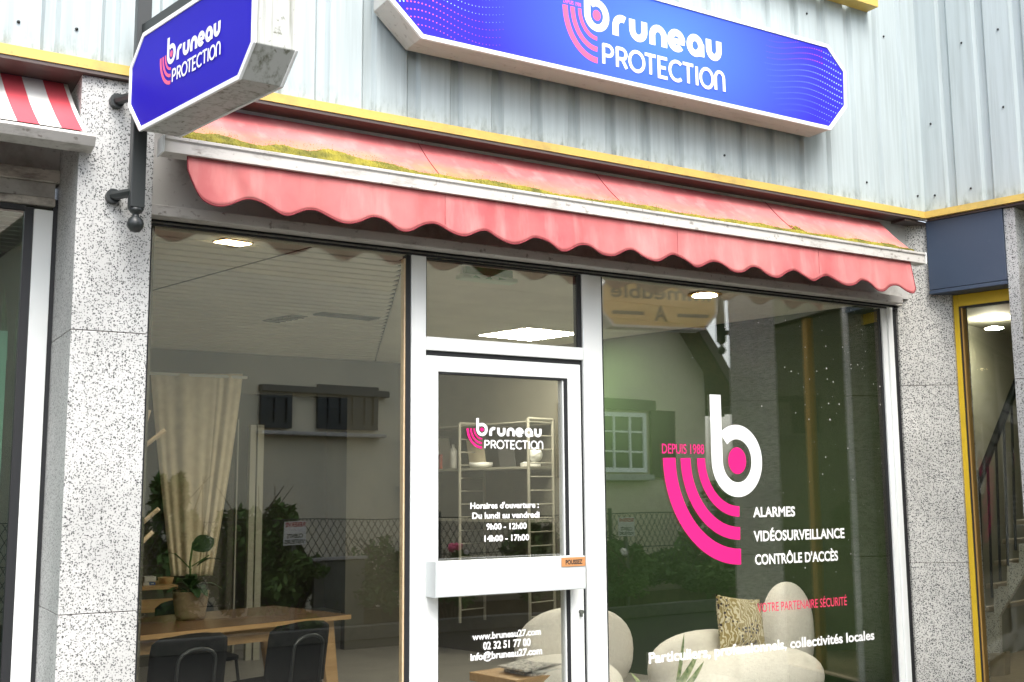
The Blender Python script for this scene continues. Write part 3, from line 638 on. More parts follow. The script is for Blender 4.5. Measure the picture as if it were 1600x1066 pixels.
blue2 = sign_print('dark_blue_sign_print', (.010, .004, .33), (.018, .010, .43), (.1, .65), (.8, .5), 0)
MB().prism([onS(s, z, .0045) for s, z in inset(oc, .0195)], X*.004).build('face', blue2, PS)
ly = .3155
word_logo((P0+NF*.0005+X*.0035, SD, Z, NF), PS, (.318, .812, 3.095, 3.095+.205), (M['vinyl'], M['coral']), tiny=False)
MB().box(1.024, 1.084, -.186, -.126, 2.672, 3.62).build('post', M['black'], PS, bevel=.003)
mb = MB(); mb.frame(onS(-.0, 3.44, .055), SD, X, Z, 1.05, .05, .05); mb.frame(onS(.18, 3.396, .065), SD, X, Z, .03, .03, .043); mb.frame(onS(.85, 3.396, .065), SD, X, Z, .03, .03, .043); mb.build('top_arm', M['black'], PS, bevel=.003)
for zz in (3.178, 2.745):
    mb = MB(); mb.tube([V3(.985, -.001, zz+.004), V3(.985, -.035, zz+.004)], .032, 14); mb.tube([V3(.985, -.03, zz+.004), V3(1.045, -.155, zz)], .021, 8); mb.build('bracket', M['black'], PS)
mb = MB(); mb.lathe((1.054, -.156, 2.603), [(.0001, -.036), (.02, -.031), (.034, -.012), (.036, .004), (.03, .022), (.016, .034), (.013, .045), (.024, .052), (.034, .068), (.001, .0685)], 20); mb.build('finial', M['black'], PS, smooth=True)
# the yellow one on the wing, only seen mirrored in the right-hand window
RB = V3(6.22, -1.60, 0)
RS = thing('projecting_sign', (6.22, -1.60, 2.55), 'yellow octagonal sign projecting from the wing pillar, seen mirrored in the right window', 'sign')
def onR(s, z, e=0): return RB+RN*(s+.03)+RD*(e-.08)+Z*(z-.21)
MB().prism([onR(s, z, .008) for s, z in inset(oc, .004)], RD*.16).build('box', M['box'], RS, bevel=.003)
rim(oc, .018, lambda s, z, e: onR(s, z, e), .012).build('trim', M['trim'], RS, bevel=.002)
MB().prism([onR(s, z, .0045) for s, z in inset(oc, .0175)], RD*.004).build('face', M['signyellow'], RS)
rim(oc, .018, lambda s, z, e: onR(s, z, .1605+e), .012).build('trim', M['trim'], RS, bevel=.002)
MB().prism([onR(s, z, .168) for s, z in inset(oc, .0175)], RD*.003).build('face', M['signyellow'], RS)
MB().prism([onS(s, z, .168) for s, z in inset(oc, .0195)], X*.003).build('face', blue2, PS)
F = Flat(onR(0, 0, .0035), RN, Z, -RD)
F.text('immeuble', .10, .98, 3.20, 3.31, .02); F.text('A', .49, .60, 3.02, 3.14, .02)
for a0, a1 in ((.12, .40), (.69, .97)): F.stroke([(a0, 3.075), (a1, 3.075)], .028)
F.build('lettering', M['ink'], RS)
mb = MB(); mb.box(6.19, 6.25, -1.63, -1.57, 2.672, 3.6); mb.build('post', M['black'], RS, bevel=.003)
for zz in (3.178, 2.745): MB().tube([V3(6.30, -1.50, zz), V3(6.23, -1.585, zz)], .021, 8).build('bracket', M['black'], RS)
mb = MB(); mb.lathe((6.22, -1.60, 2.603), [(.0001, -.036), (.02, -.031), (.034, -.012), (.036, .004), (.03, .022), (.016, .034), (.013, .045), (.024, .052), (.034, .068), (.001, .0685)], 16); mb.build('finial', M['black'], RS, smooth=True)
# ------------------------------------------------------------------ the shop next door (left edge)
NS = thing('neighbour_storefront', (.3, .5, 0), 'white framed shop window recessed beside the left pillar, with rusty grey bands above', 'shop front')
k5 = 5.475/5.5
MB().box(.739*k5, .822*k5, .475, .56, 0, 2.775).build('frame', M['white'], NS, bevel=.004)
mb = MB().box(.700*k5, .7385*k5, .483, .55, 0, 2.78); mb.box(.8225*k5, .8375, .485, .58, 0, 2.83); mb.box(-3, .7*k5, .487, .55, 2.765, 2.79); mb.build('gasket', M['rubber'], NS)
np_ = MB().box(-3, .71, .50, .51, .1, 2.79).build('window_pane', M['glass_dark'], NS)
F = MB().box(-3, .655, .512, .515, .1, 2.20).build('frosted_film', M['frost'], NS)
MB().box(-3, .8385, .49, .58, 2.965, 3.29).build('panel', M['fascia'], NS)
M['rust'] = worn('peeling_painted_board', (.58, .55, .48), (.035, .018, .016), 1, 3.2, (1, 1, 3), lo=.44)
MB().box(-3, .8385, .455, .57, 2.905, 2.9635).build('peeling_batten', M['rust'], NS, bevel=.003)
MB().box(-3, .822, .475, .57, 2.832, 2.903).build('head_board', M['fascia'], NS, bevel=.002)
MB().box(-3, .824, .465, .57, 2.793, 2.830).build('lower_batten', M['rust'], NS, bevel=.003)
NA = thing('striped_awning', (.3, 0, 2.9), 'red and white striped awning over the shop window at the left edge', 'awning')
mb = MB(); sw = .0865
mb.mi = 0
x = .853; wds = [.018]+[sw]*36; col = 1
for wdt in wds:
    mb.mi = col; n_ = 8
    def nf(x, t): return V3(x-.055*(1-t), .20+t*(-.10-.20), 3.335+t*(2.998-3.335)-.02*math.sin(math.pi*t))
    mb.add([nf(xx, j/n_) for j in range(n_+1) for xx in (x-wdt, x)], [(2*j, 2*j+1, 2*j+3, 2*j+2) for j in range(n_)]); x -= wdt; col = 1-col
M['canvas_white'] = mottled('white_canvas_stripe', (.78, .77, .72), (.66, .65, .6), 4, .85)
M['canvas_red2'] = mottled('red_canvas_stripe', (.62, .08, .10), (.52, .06, .08), 3, .85)
mb.build('fabric', [M['canvas_red2'], M['canvas_white']], NA, smooth=True)
mb = MB(); mb.prism([V3(-3, y, z) for y, z in ((-.125, 2.985), (-.13, 2.972), (-.105, 2.935), (-.02, 2.925), (-.02, 2.985))], X*3.885); mb.build('front_rail', M['strip'], NA, bevel=.002)
MB().tube([V3(.80, .42, 3.21), V3(.80, .42, 3.211), V3(.765, .42, 3.211)], .05, 16).build('roller', M['white'], NA)
mbv = None
for i, (px, top, bot, dx) in enumerate(((7, 448, 493, 0), (29, 446, 494, -4))):
    pl = thing('snake_plant', tuple(AY(px, 560, .80)), ['upright dark plant leaf behind the left shop window, at the picture edge', 'slanted dark plant leaf behind the left shop window, nearer the frame'][i], 'plant')
    a, b = AY(px+dx*-1, top, .80), AY(px+dx, bot+70, .80); mb = MB(); pts = [b+(a-b)*t for t in (0, .3, .6, .85, 1)]
    vs = []
    for p, wv in zip(pts, (.012, .013, .011, .006, .0005)): vs += [p-X*wv, p+V3(0, -.006, 0), p+X*wv]
    mb.add(vs, [(3*j+k, 3*j+k+1, 3*j+k+4, 3*j+k+3) for j in range(4) for k in (0, 1)]); mb.build('leaf', M['leaf'], pl, solid=.003)
MB().box(-3.2, .70, 2.2, 2.3, 0, 3.2).build('neighbour_back_wall', M['plaster'])['kind'] = 'structure'
mb = MB()
for i in range(16): mb.box(-3, .82, .62+i*.1, .70+i*.1, 2.80, 2.815)
tag(mb.build('neighbour_ceiling', M['slat']), kind='structure')

# ------------------------------------------------------------------ wing: navy shutter box, yellow door, staircase
NV = thing('shutter_box', tuple(RW(.26, 0, 2.77)), 'dark navy panel box above the yellow framed door at the right edge', 'panel')
MB().wbox(.004, .526, -.30, .018, 2.806, 3.284).build('panel', M['navy'], NV, bevel=.002)
MB().wbox(.004, .526, -.28, .024, 2.776, 2.801).build('bottom_rail', M['navy'], NV, bevel=.003)
YD = thing('yellow_door', tuple(RW(.3, -.13, 0)), 'bright yellow framed glass door in the wing at the right edge', 'door')
mb = MB().wbox(.069, .132, -.20, -.13, 0, 2.774); mb.wbox(.1325, .526, -.20, -.1305, 2.694, 2.774); mb.build('frame', M['yellow'], YD, bevel=.003)
mb = MB().wbox(.1325, .142, -.2, -.138, 0, 2.6935); mb.wbox(.142, .526, -.2, -.138, 2.684, 2.6935); mb.build('gasket', M['rubber'], YD)
MB().wbox(.1425, .154, -.2, -.142, 0, 2.683).build('bead', M['brass'], YD)
MB().wbox(.14, .526, -.172, -.162, 0, 2.69).build('pane', M['glass_side'], YD)
YD2 = thing('glass_door', tuple(RW(1.1, -.13, 0)), 'dark glass door with a gold edge strip further along the wing, mirrored in the right window', 'door')
mb = MB().wbox(1.46, 1.53, -.30, -.24, 0, 2.9); mb.build('frame', M['brass'], YD2, bevel=.003)
MB().wbox(.60, 1.4595, -.275, -.265, 0, 3.28).build('pane', M['glass_side'], YD2); MB().wbox(1.5305, 2.3, -.275, -.265, 0, 3.28).build('pane', M['glass_side'], YD2)
mb = MB().wbox(.0, 4.5, -4.2, -4.1, 0, 3.3); mb.wbox(-.9, -.8, -4.2, -.5, 0, 3.3); mb.wbox(2.4, 2.5, -4.2, -.3, 0, 3.3); mb.wbox(-.9, 0, -4.2, -4.1, 0, 3.3); tag(mb.build('stairwell_wall', M['stairwall']), kind='structure')
tag(MB().wbox(-.9, 2.5, -4.2, -.2, 2.90, 2.95).build('stairwell_ceiling', M['stairwall']), kind='structure')
tag(MB().wbox(-.9, 2.5, -4.2, -.2, .0, .012).build('stairwell_floor', M['tread']), kind='structure')
def AWo(x, y, off):
    d = ray(x, y); P0_ = K+RN*off; t = (P0_-CAM).dot(RN)/d.dot(RN); return CAM+d*t
ST_ = thing('staircase', tuple(AWo(1545, 900, -1.0)), 'pale stone staircase with black railing seen through the yellow door', 'staircase')
so1, so2 = -1.0, -1.05
pts = [(1535, 957), (1553, 957), (1553, 917), (1573, 917), (1573, 880), (1592, 880), (1592, 850), (1606, 850), (1606, 820), (1640, 820), (1640, 830), (1561, 963), (1562, 1022), (1535, 1022)]
MB().prism([AWo(a, b, so1) for a, b in pts], RN*-.05).build('stringer', M['stairm'], ST_)
for a, b, y_ in ((1532, 1545, 956), (1540, 1558, 920), (1553, 1573, 884), (1566, 1587, 850), (1582, 1602, 820)):
    q = AWo(b, y_, so1+.02); q0_ = AWo(a, y_, so1+.02); mb = MB(); mb.frame(q0_, (q-q0_).normalized(), RN*-1, Z, (q-q0_).length, 1.1, .035); mb.build('tread', M['tread'], ST_, bevel=.006)
MB().prism([AWo(a, b, so1+.03) for a, b in ((1535, 1022), (1570, 1020), (1570, 1056), (1535, 1059))], RN*-.1).build('base_block', M['tread'], ST_, bevel=.004)
HRL = MB(); HRL.tube([AWo(1522, 772, -.8), AWo(1585, 608, -.8), AWo(1610, 545, -.8)], .028, 8); HRL.build('handrail', M['black'], ST_)
mb = MB()
for x_ in (1530, 1543, 1556, 1568, 1580): mb.tube([AWo(x_, 772-(x_-1522)*2.6, -.8), AWo(x_+7, 960-(x_-1530)*2.0, -.8)], .010, 6)
mb.build('baluster', M['black'], ST_)
lp = thing('ceiling_lamp', tuple(AWo(1553, 513, -2.2)), 'oval lit lamp behind the glass of the yellow door', 'lamp')
mb = MB(); mb.lathe(AWo(1553, 513, -2.2), [(.001, -.012), (.065, -.008), (.075, 0), (.03, .012)], 20); M['lampstair'] = mat('lit_stair_lamp', (.9, .9, .9), .5, emit=(1, .93, .8), es=85); mb.build('lamp_shade', M['lampstair'], lp)

# ================================================================== INSIDE THE SHOP
CZ = 2.75
def rwall(Y): return 6.175-.248*(Y-.42)
tag(MB().box(-1.5, 6.3, .22, 9, -.06, .0).build('floor', M['floor']), kind='structure')
BD = V3(-.2405, .9706, 0)                     # the rooms run parallel to the wing wall
def wall_line(P, Q, th, z0, z1, m, name):
    P, Q = V3(*P, 0), V3(*Q, 0); d = (Q-P).normalized(); n_ = V3(d.y, -d.x, 0)
    mb = MB(); mb.frame(P+Z*z0, d, n_, Z, (Q-P).length, th, z1-z0); o = mb.build(name, m); tag(o, kind='structure'); return o
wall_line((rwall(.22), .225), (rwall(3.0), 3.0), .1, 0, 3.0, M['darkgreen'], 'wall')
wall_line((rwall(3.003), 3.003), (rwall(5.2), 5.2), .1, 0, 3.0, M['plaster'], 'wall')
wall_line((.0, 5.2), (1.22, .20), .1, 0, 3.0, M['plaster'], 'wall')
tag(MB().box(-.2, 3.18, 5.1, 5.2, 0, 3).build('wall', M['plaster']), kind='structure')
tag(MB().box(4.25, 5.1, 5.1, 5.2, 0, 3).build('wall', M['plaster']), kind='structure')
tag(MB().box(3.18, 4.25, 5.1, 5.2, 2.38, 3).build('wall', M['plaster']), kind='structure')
mb = MB().box(2.4, 2.5, 5.2, 9, 0, 3).box(5.6, 5.7, 5.2, 9, 0, 3).box(2.4, 5.7, 9, 9.1, 0, 3); tag(mb.build('back_room_wall', M['plaster']), kind='structure')
tag(MB().box(2.4, 5.7, 5.2, 9, 2.75, 2.8).build('back_room_ceiling', M['ceil']), kind='structure')
# ceilings: slatted over the left half, smooth boards over the right
mb = MB(); y = .52
while y < 5.05:
    mb.box(1.15-.244*(y-.3), 2.63+.41*(y-.45), y, y+.108, CZ, CZ+.012); y += .145
for xx in (1.2, 2.1):
    mb.mi = 1; mb.frame(V3(xx, .52, CZ-.0022), BD, V3(.9706, .2405, 0), Z, 4.6, .012, .003)
mb.mi = 1; mb.prism([V3(1.15, .52, CZ+.05), V3(5, .52, CZ+.05), V3(5, 5.1, CZ+.05), V3(.02, 5.1, CZ+.05)], Z*.01)
mb.build('slatted_ceiling', [M['slat'], M['dark']])['kind'] = 'structure'
mb = MB()
mb.prism([V3(1.2, .2205, CZ), V3(6.3, .2205, CZ), V3(6.25, .5185, CZ), V3(1.15, .5185, CZ)], Z*.03)
y = .52
while y < 5.1:
    y2 = min(y+.60, 5.1); mb.prism([V3(2.64+.41*(y-.45), y, CZ), V3(6.3, y, CZ), V3(6.3, y2-.006, CZ), V3(2.64+.41*(y2-.45), y2-.006, CZ)], Z*.03); y += .6
mb.build('ceiling', M['ceil'])['kind'] = 'structure'
tag(MB().box(1.16, 6.3, .1285, .22, 2.71, 3.28).build('lintel_wall', M['ceil']), kind='structure')
def light_panel(name, label, cs, m, rim_m, cat='ceiling light', group=None):
    t = thing(name, tuple(cs[0]), label, cat, group); ctr = sum((Vector(c) for c in cs), V3(0, 0, 0))/4
    MB().prism([ctr+(Vector(c)-ctr)*1.12-Z*.006 for c in cs], Z*.004).build('frame', rim_m, t)
    MB().prism([Vector(c)-Z*.010 for c in cs], Z*.0035).build('diffuser', m, t); return t
light_panel('ceiling_light', 'large square lit panel in the ceiling behind the door transom', [V3(4.52, 2.98, CZ), V3(4.66, 2.45, CZ), V3(5.20, 2.50, CZ), V3(5.06, 3.05, CZ)], M['lamp'], M['ceil'])
t = light_panel('ceiling_light', 'small rectangular lit fitting set in the slatted ceiling at the upper left', [V3(1.62, .62, CZ), V3(1.66, .54, CZ), V3(1.80, .57, CZ), V3(1.76, .65, CZ)], M['lampwarm'], M['brass'])
t = thing('ceiling_light', (4.89, .60, CZ), 'round warm downlight glowing at the top of the right window', 'ceiling light')
mb = MB(); mb.lathe((4.89, .60, CZ-.012), [(.11, .0115), (.115, .004), (.085, 0)], 24); mb.build('ring', M['brass'], t); mb = MB(); mb.lathe((4.89, .60, CZ-.016), [(.001, 0), (.08, 0), (.08, .004)], 24); M['lampdown'] = mat('lit_downlight', (.9, .9, .9), .5, emit=(1, .90, .68), es=38); mb.build('lamp', M['lampdown'], t)
t = light_panel('ceiling_light', 'distant lit panel in the back room ceiling beyond the curtain', [V3(3.95, 7.6, 2.75), V3(3.95, 7.0, 2.75), V3(4.4, 7.0, 2.75), V3(4.4, 7.6, 2.75)], M['lampdim'], M['ceil'])
for lab, cs in (('small dark ceiling vent in the slatted ceiling, left of the long one', [V3(2.70, 3.06, CZ), V3(2.80, 2.70, CZ), V3(2.93, 2.72, CZ), V3(2.83, 3.08, CZ)]), ('long dark ceiling vent near the right end of the slatted ceiling', [V3(2.92, 2.60, CZ), V3(2.95, 2.48, CZ), V3(3.42, 2.52, CZ), V3(3.38, 2.64, CZ)])):
    t = thing('ceiling_vent', tuple(cs[0]), lab, 'vent'); MB().prism([c-Z*.008 for c in cs], Z*.005).build('frame', M['utility'], t)
    mb = MB()
    for i in range(5):
        a = cs[0].lerp(cs[1], (i+.3)/5); b = cs[3].lerp(cs[2], (i+.3)/5); mb.tube([a-Z*.012, b-Z*.012], .004, 4)
    mb.build('slat', M['dark'], t)
# exit sign over the door
e0, e1 = AY(728, 418, .42), AY(802, 428, .42)
t = thing('exit_sign', tuple(e0), 'green and white emergency exit light fixed inside above the door', 'exit sign')
MB().box(e0.x, e1.x, .42, .50, e0.z-.035, e0.z+.012).build('body', M['exitgreen'], t, bevel=.008)
MB().box(e0.x-.03, e1.x+.02, .40, .49, e0.z-.064, e0.z-.036).build('lens', M['exitlit'], t, bevel=.008)
mb = MB().box(e0.x-.02, e0.x-.01, .44, .46, e0.z-.03, CZ); mb.build('mount', M['white'], t)
F = Flat((0, .398, 0), X, Z, -Yv)
zc = e0.z-.05
F.fill([(e0.x+.03, zc-.008), (e0.x+.08, zc-.008), (e0.x+.08, zc-.004), (e0.x+.05, zc+.008)]); F.fill([(e0.x+.11, zc-.008), (e0.x+.16, zc-.008), (e0.x+.145, zc+.009)]); F.fill([(e0.x+.2, zc-.006), (e0.x+.25, zc+.0), (e0.x+.2, zc+.008)])
F.build('pictogram', M['exitgreen'], t)

# furniture in local axes: x along the window, y into the room; the room is turned 13 degrees
RZ = math.radians(13.6)
def place(o, p, rz): o.location = p; o.rotation_euler = (0, 0, rz)
T = thing('dining_table', (0, 0, 0), 'long oak table with dark top and splayed legs behind the left window', 'table')
MB().box(-1.55, 0, 0, .82, .715, .74).build('tabletop', M['walnut'], T, bevel=.004)
MB().box(-1.55, .001, -.0015, .010, .7135, .7385).build('front_edge', M['oak'], T)
MB().box(-1.42, -.16, .07, .10, .63, .7145).build('apron', M['oak'], T)
for lx, ly_, sx in ((-.13, .09, 1), (-.13, .73, 1), (-1.42, .09, -1), (-1.42, .73, -1)):
    mb = MB(); a, b = V3(lx, ly_, .7145), V3(lx+.10*sx, ly_, .0)
    mb.prism([a+V3(-.055, -.02, 0), a+V3(.055, -.02, 0), b+V3(.035, -.02, 0), b+V3(-.02, -.02, 0)], Yv*.04); mb.build('leg', M['oak'], T, bevel=.004)
place(T, (2.72, 1.37, 0), RZ)
def chair(label):
    c = thing('chair', (0, 0, 0), label, 'chair', 'black chairs at the long table')
    mb = MB(); n = 14; vs = []
    for j in range(9):
        t = j/8; z = .46+t*.33; hw = .205*(1-.28*max(0, t-.75)**2*16*.3) if t < .9 else .205*(1-(t-.9)*2.2)
        for i in range(n+1):
            u = i/n*2-1; vs.append(V3(u*hw, -.20-.05*t+.055*(u*u)-.0, z-(.018*u*u if j == 8 else 0)))
    mb.add(vs, [(j*(n+1)+i, j*(n+1)+i+1, (j+1)*(n+1)+i+1, (j+1)*(n+1)+i) for j in range(8) for i in range(n)])
    mb.build('backrest', M['blackmat'], c, smooth=True, solid=.014)
    mb = MB(); mb.prism([V3(.21*math.copysign(abs(math.cos(a))**.5, math.cos(a)), .0+.21*math.copysign(abs(math.sin(a))**.5, math.sin(a)), .435) for a in [2*math.pi*i/24 for i in range(24)]], Z*.022); mb.build('seat', M['blackmat'], c, bevel=.006)
    pts = [V3(-.10, -.225, .40)]+[V3(.10*math.cos(math.radians(a)), -.262-.012*math.sin(math.radians(a)), .66+.06*math.sin(math.radians(a))) for a in range(180, -1, -20)]+[V3(.10, -.225, .40)]
    MB().tube(pts, .0085, 8).build('back_frame', M['black'], c, smooth=True)
    for sx in (-1, 1):
        for y0_, y1_ in ((-.16, -.24), (.16, .22)): MB().tube([V3(.17*sx, y0_, .432), V3(.20*sx, y1_, 0)], .010, 8).build('leg', M['black'], c)
    return c
def copy_tree(o, parent=None):
    c = o.copy(); COL.objects.link(c)
    if parent: c.parent = parent
    for ch in list(o.children): copy_tree(ch, c)
    return c
c1 = chair('black chair near the leg at the right end of the long table'); c2 = copy_tree(c1); c2['label'] = 'black chair in front of the basket plant, beside the coat rack'
c3 = copy_tree(c1); c3['label'] = 'black chair on the far side of the long table'
place(c1, AZ(424, 968, .79)*0+V3(2.12, .98, 0), RZ+.12); place(c2, V3(1.51, .80, 0), RZ); place(c3, V3(2.05, 2.20, 0), RZ+math.pi)
pb = AZ(297, 967, .74)
PP = thing('potted_plant', (pb.x, pb.y, .742), 'dark leafed plant in a woven basket on the long table', 'plant')
mb = MB(); seg = 36; rows = 10; uv = {}
prof = [(.078, 0), (.084, .02), (.090, .05), (.096, .09), (.100, .12), (.104, .15), (.107, .156), (.100, .158), (.098, .135)]
mb.lathe((pb.x, pb.y, .742), prof, seg)
uvs = [((k/seg)*3, prof[i][1]*5) for i in range(len(prof)) for k in range(seg)]
mb.build('basket', M['wicker'], PP, smooth=True, uvs=uvs)
def leaf(mb, base, tip, wv, sag=.2, n=7, nrm=None):
    base, tip = Vector(base), Vector(tip); d = tip-base; s_ = d.cross(nrm or Z)
    if s_.length < 1e-4: s_ = d.orthogonal()
    s_.normalize(); up = s_.cross(d).normalized(); vs = []
    for i in range(n+1):
        t = i/n; c = base+d*t+up*(sag*d.length*math.sin(math.pi*t)*.5)-Z*(sag*d.length*t*t*.5); w_ = wv*math.sin(math.pi*min(1, .04+t*.96))**.75
        vs += [c-s_*w_, c-up*w_*.15, c+s_*w_]
    mb.add(vs, [(3*i+k, 3*i+k+1, 3*i+k+4, 3*i+k+3) for i in range(n) for k in (0, 1)])
top = V3(pb.x, pb.y, .88)
mb = MB()
mb.tube([top, top+V3(-.01, 0, .18), top+V3(.005, 0, .30)], .006, 6)
for a, b in ((V3(0, 0, .16), V3(.10, 0, .22)), (V3(0, 0, .14), V3(-.10, 0, .24))): mb.tube([top+a, top+b], .004, 6)
mb.build('stem', M['leaf3'], PP)
mb = MB(); rp = random.Random(5)
leaf(mb, top+V3(.0, -.01, .26), top+V3(.12, -.03, .34), .055, .3, nrm=V3(.2, -1, .2)); leaf(mb, top+V3(.03, 0, .16), top+V3(.20, .03, .21), .03, .3); leaf(mb, top+V3(-.03, 0, .17), top+V3(-.17, .02, .27), .018, .2)
for i in range(22):
    a = rp.uniform(0, 6.28); r = rp.uniform(.07, .19); h = rp.uniform(.02, .13)
    leaf(mb, top+V3(math.cos(a)*.02, math.sin(a)*.02, h*.5), top+V3(math.cos(a)*r, math.sin(a)*r, h), rp.uniform(.022, .036), .4)
mb.build('foliage', M['leaf'], PP, smooth=True)
# coat rack just inside the glass at the left
CR = thing('coat_rack', (1.25, .5, 0), 'pale wooden coat rack with sloping pegs against the left edge of the window', 'coat rack')
tx = AY(219, 850, .5).x-.012
MB().tube([V3(tx, .5, 0), V3(tx-.004, .5, 1.95)], .017, 12).build('trunk', M['pale_wood'], CR)
for (xa, ya), (xb, yb), dy in (((224, 672), (233, 641), -.0), ((221, 701), (258, 672), -.05), ((217, 822), (248, 795), -.05), ((216, 853), (239, 831), .0)):
    MB().tube([AY(xa, ya, .5), AY(xb, yb, .5+dy)], .0105, 10).build('peg', M['pale_wood'], CR)
# curtain in front of the back wall
CU = thing('curtain', tuple(AY(310, 590, 4.95)), 'cream linen curtain gathered to a point on a rail at the back of the room', 'curtain')
for top_l, top_r, bl, br, sd_ in ((236, 341, 268, 321, 1), (339, 380, 308, 332, 2)):
    mb = MB(); nu, nv = 60, 30; vs = []
    for j in range(nv+1):
        t = j/nv; y_ = 584+t*316; e = t**1.15
        for i in range(nu+1):
            u = i/nu; px = (top_l+(top_r-top_l)*u)*(1-e)+(bl+(br-bl)*u)*e
            p = AY(px, y_, 4.95); p.y += .0045*(1+t)*math.sin(u*(34 if sd_ == 1 else 16)+2.6*math.sin(u*5+.4)+.8*math.sin(t*2))+.012*math.sin(u*9+t)+.006*math.sin(u*19+2); vs.append(p)
    mb.add(vs, [(j*(nu+1)+i, j*(nu+1)+i+1, (j+1)*(nu+1)+i+1, (j+1)*(nu+1)+i) for j in range(nv) for i in range(nu)]); mb.build('drape', M['curtain'], CU, smooth=True, solid=.004)
MB().tube([AY(226, 583, 4.95), AY(386, 590, 4.95)], .014, 8).build('rail', M['white'], CU)
M['framepale'] = mat('pale_frame_paint', (.36, .35, .28), .6)
IF = thing('inner_door_frame', (3.2, 5.0, 0), 'pale inner door frame of narrow upright boards right of the curtain', 'door frame')
for a, b, y_, top_ in ((372, 374, 4.98, 655), (392, 401, 4.97, 664), (403.5, 413, 4.96, 664)):
    p, q = AY(a, top_, y_), AY(b, top_, y_); MB().box(p.x, q.x, y_, y_+.06, 0, p.z).build('upright', M['framepale'] if y_ > 4.975 else M['framepale'], IF)
# desk at the back left with small boxes
dk = thing('desk', tuple(AY(240, 919, 4.2)), 'wooden desk at the back wall behind the basket plant', 'desk')
za, zb, zc_ = AY(240, 916, 4.2).z, AY(240, 922, 4.2).z, AY(240, 937, 4.15).z
MB().box(1.2, AY(278, 918, 4.2).x, 4.2, 4.8, zb, za).build('tabletop', M['oak'], dk, bevel=.003); MB().box(1.2, AY(284, 940, 4.15).x, 4.15, 4.19, AY(240, 957, 4.15).z, zc_).build('drawer', M['oak'], dk)
for xx in (1.25, 2.0): MB().box(xx, xx+.05, 4.3, 4.35, 0, zb-.001).build('leg', M['oak'], dk)
for (xa, xb, yt, yb, cm, nm_, lb, ct) in ((226, 244, 901, 909.5, 'signwhite', 'small_box', 'white card box, upper one of the stack on the back desk', 'box'), (224, 233, 910, 917.5, 'signwhite', 'small_box', 'white box under the card box on the back desk', 'box'), (233.5, 243, 910, 917.5, 'navyb', 'small_box', 'blue box under the card box on the back desk', 'box'), (257, 271, 903, 916, 'oak', 'plant_pot', 'brown pot beside the boxes on the back desk', 'pot')):
    if cm == 'navyb' and 'navyb' not in M: M['navyb'] = mat('blue_card', (.03, .06, .25), .6)
    a, b = AY(xa, yb, 4.3), AY(xb, yt, 4.3); zz = za if yb > 912 else a.z
    mb = MB()
    if nm_ == 'plant_pot': mb.lathe(((a.x+b.x)/2, 4.4, za+.001), [(.05, 0), (.065, b.z-za), (.055, b.z-za), (.05, .02)], 20)
    else: mb.box(a.x, b.x, 4.3, 4.42, zz+.001, b.z); mb.mi = 1; mb.box(a.x+.012, b.x-.012, 4.2985, 4.2995, zz+.014, b.z-.012)
    o = mb.build(nm_, [M[cm], M['signwhite']], None, bevel=.002); tag(o, lb, ct)
# shelf unit with ladder ends along the right wall
SH = thing('shelf_unit', tuple(V3(5.2, 3.35, 0)), 'white wall shelf unit with ladder shaped ends seen through the door', 'shelf')
M['creamlac'] = mat('cream_lacquer', (.27, .26, .21), .5)
WN = V3(-.9706, -.2405, 0)
for Yl in (3.30, 4.15):
    base = V3(rwall(Yl)-.02, Yl, 0); mb = MB()
    for d_ in (0, .31): mb.tube([base+WN*d_+Z*.3, base+WN*d_+Z*2.09], .014, 8)
    z = .4
    while z < 2.1: mb.tube([base+Z*(z+.01), base+WN*.31+Z*(z+.01)], .006, 6); z += .118
    mb.tube([base+Z*2.09, base+WN*.31+Z*2.09], .013, 8); mb.build('ladder_end', M['creamlac'], SH)
for zz, th_ in ((2.06, .012), (1.66, .02), (1.20, .02)):
    mb = MB(); mb.frame(V3(rwall(3.32)-.02, 3.32, zz), BD, WN, Z, 1.6, .30, th_); mb.build('shelf_board', M['creamlac'], SH)
def onshelf(s, d_, z=1.681): return V3(rwall(3.32)-.02, 3.32, z)+BD*s+WN*d_
for (s, wv, h, lean, m_, nm_, lb, ct) in ((1.45, .26, .30, .06, 'signwhite', 'picture_board', 'white display board leaning at the far left end of the shelf', 'board'), (.95, .22, .28, .05, 'curtain', 'picture_board', 'cream display board leaning in the middle of the shelf', 'board'), (.55, .20, .26, .05, 'darkpaper', 'picture_board', 'dark grey display board leaning on the shelf behind the lettering', 'board')):
    mb = MB(); p = onshelf(s, .08); mb.frame(p, BD*-1, (WN*.2+Z).normalized(), WN, wv, h, .012); tag(mb.build(nm_, M[m_], None, bevel=.002), lb, ct)
mb = MB(); mb.frame(onshelf(1.36, .16), BD*-1, Z, WN, .10, .14, .03); M['redcard'] = mat('red_card', (.35, .06, .04), .6); tag(mb.build('leaflet_box', M['redcard']), 'small red leaflet box in front of the white board on the shelf', 'box')
mb = MB(); mb.lathe(onshelf(1.12, .15), [(.035, 0), (.035, .17), (.015, .20), (.015, .23), (.001, .231)], 16); tag(mb.build('bottle', M['signwhite'], smooth=True), 'tall pale bottle beside the red leaflet box on the shelf', 'bottle')
mb = MB(); mb.lathe(onshelf(.72, .17), [(.09, 0), (.11, .02), (.11, .05), (.10, .05), (.09, .02)], 20); tag(mb.build('bowl', M['signwhite'], smooth=True), 'low white bowl on the shelf under the lettering', 'bowl')
CM = thing('camera_dome', tuple(onshelf(.08, .15)), 'white domed device on the shelf inside the ladder end', 'device')
mb = MB(); mb.lathe(onshelf(.10, .16), [(.09, 0), (.09, .03), (.06, .04)], 20); mb.build('base', M['signwhite'], CM); mb = MB(); mb.ball(onshelf(.06, .14)+Z*.10, .065, 16); mb.build('dome', M['signwhite'], CM, smooth=True)
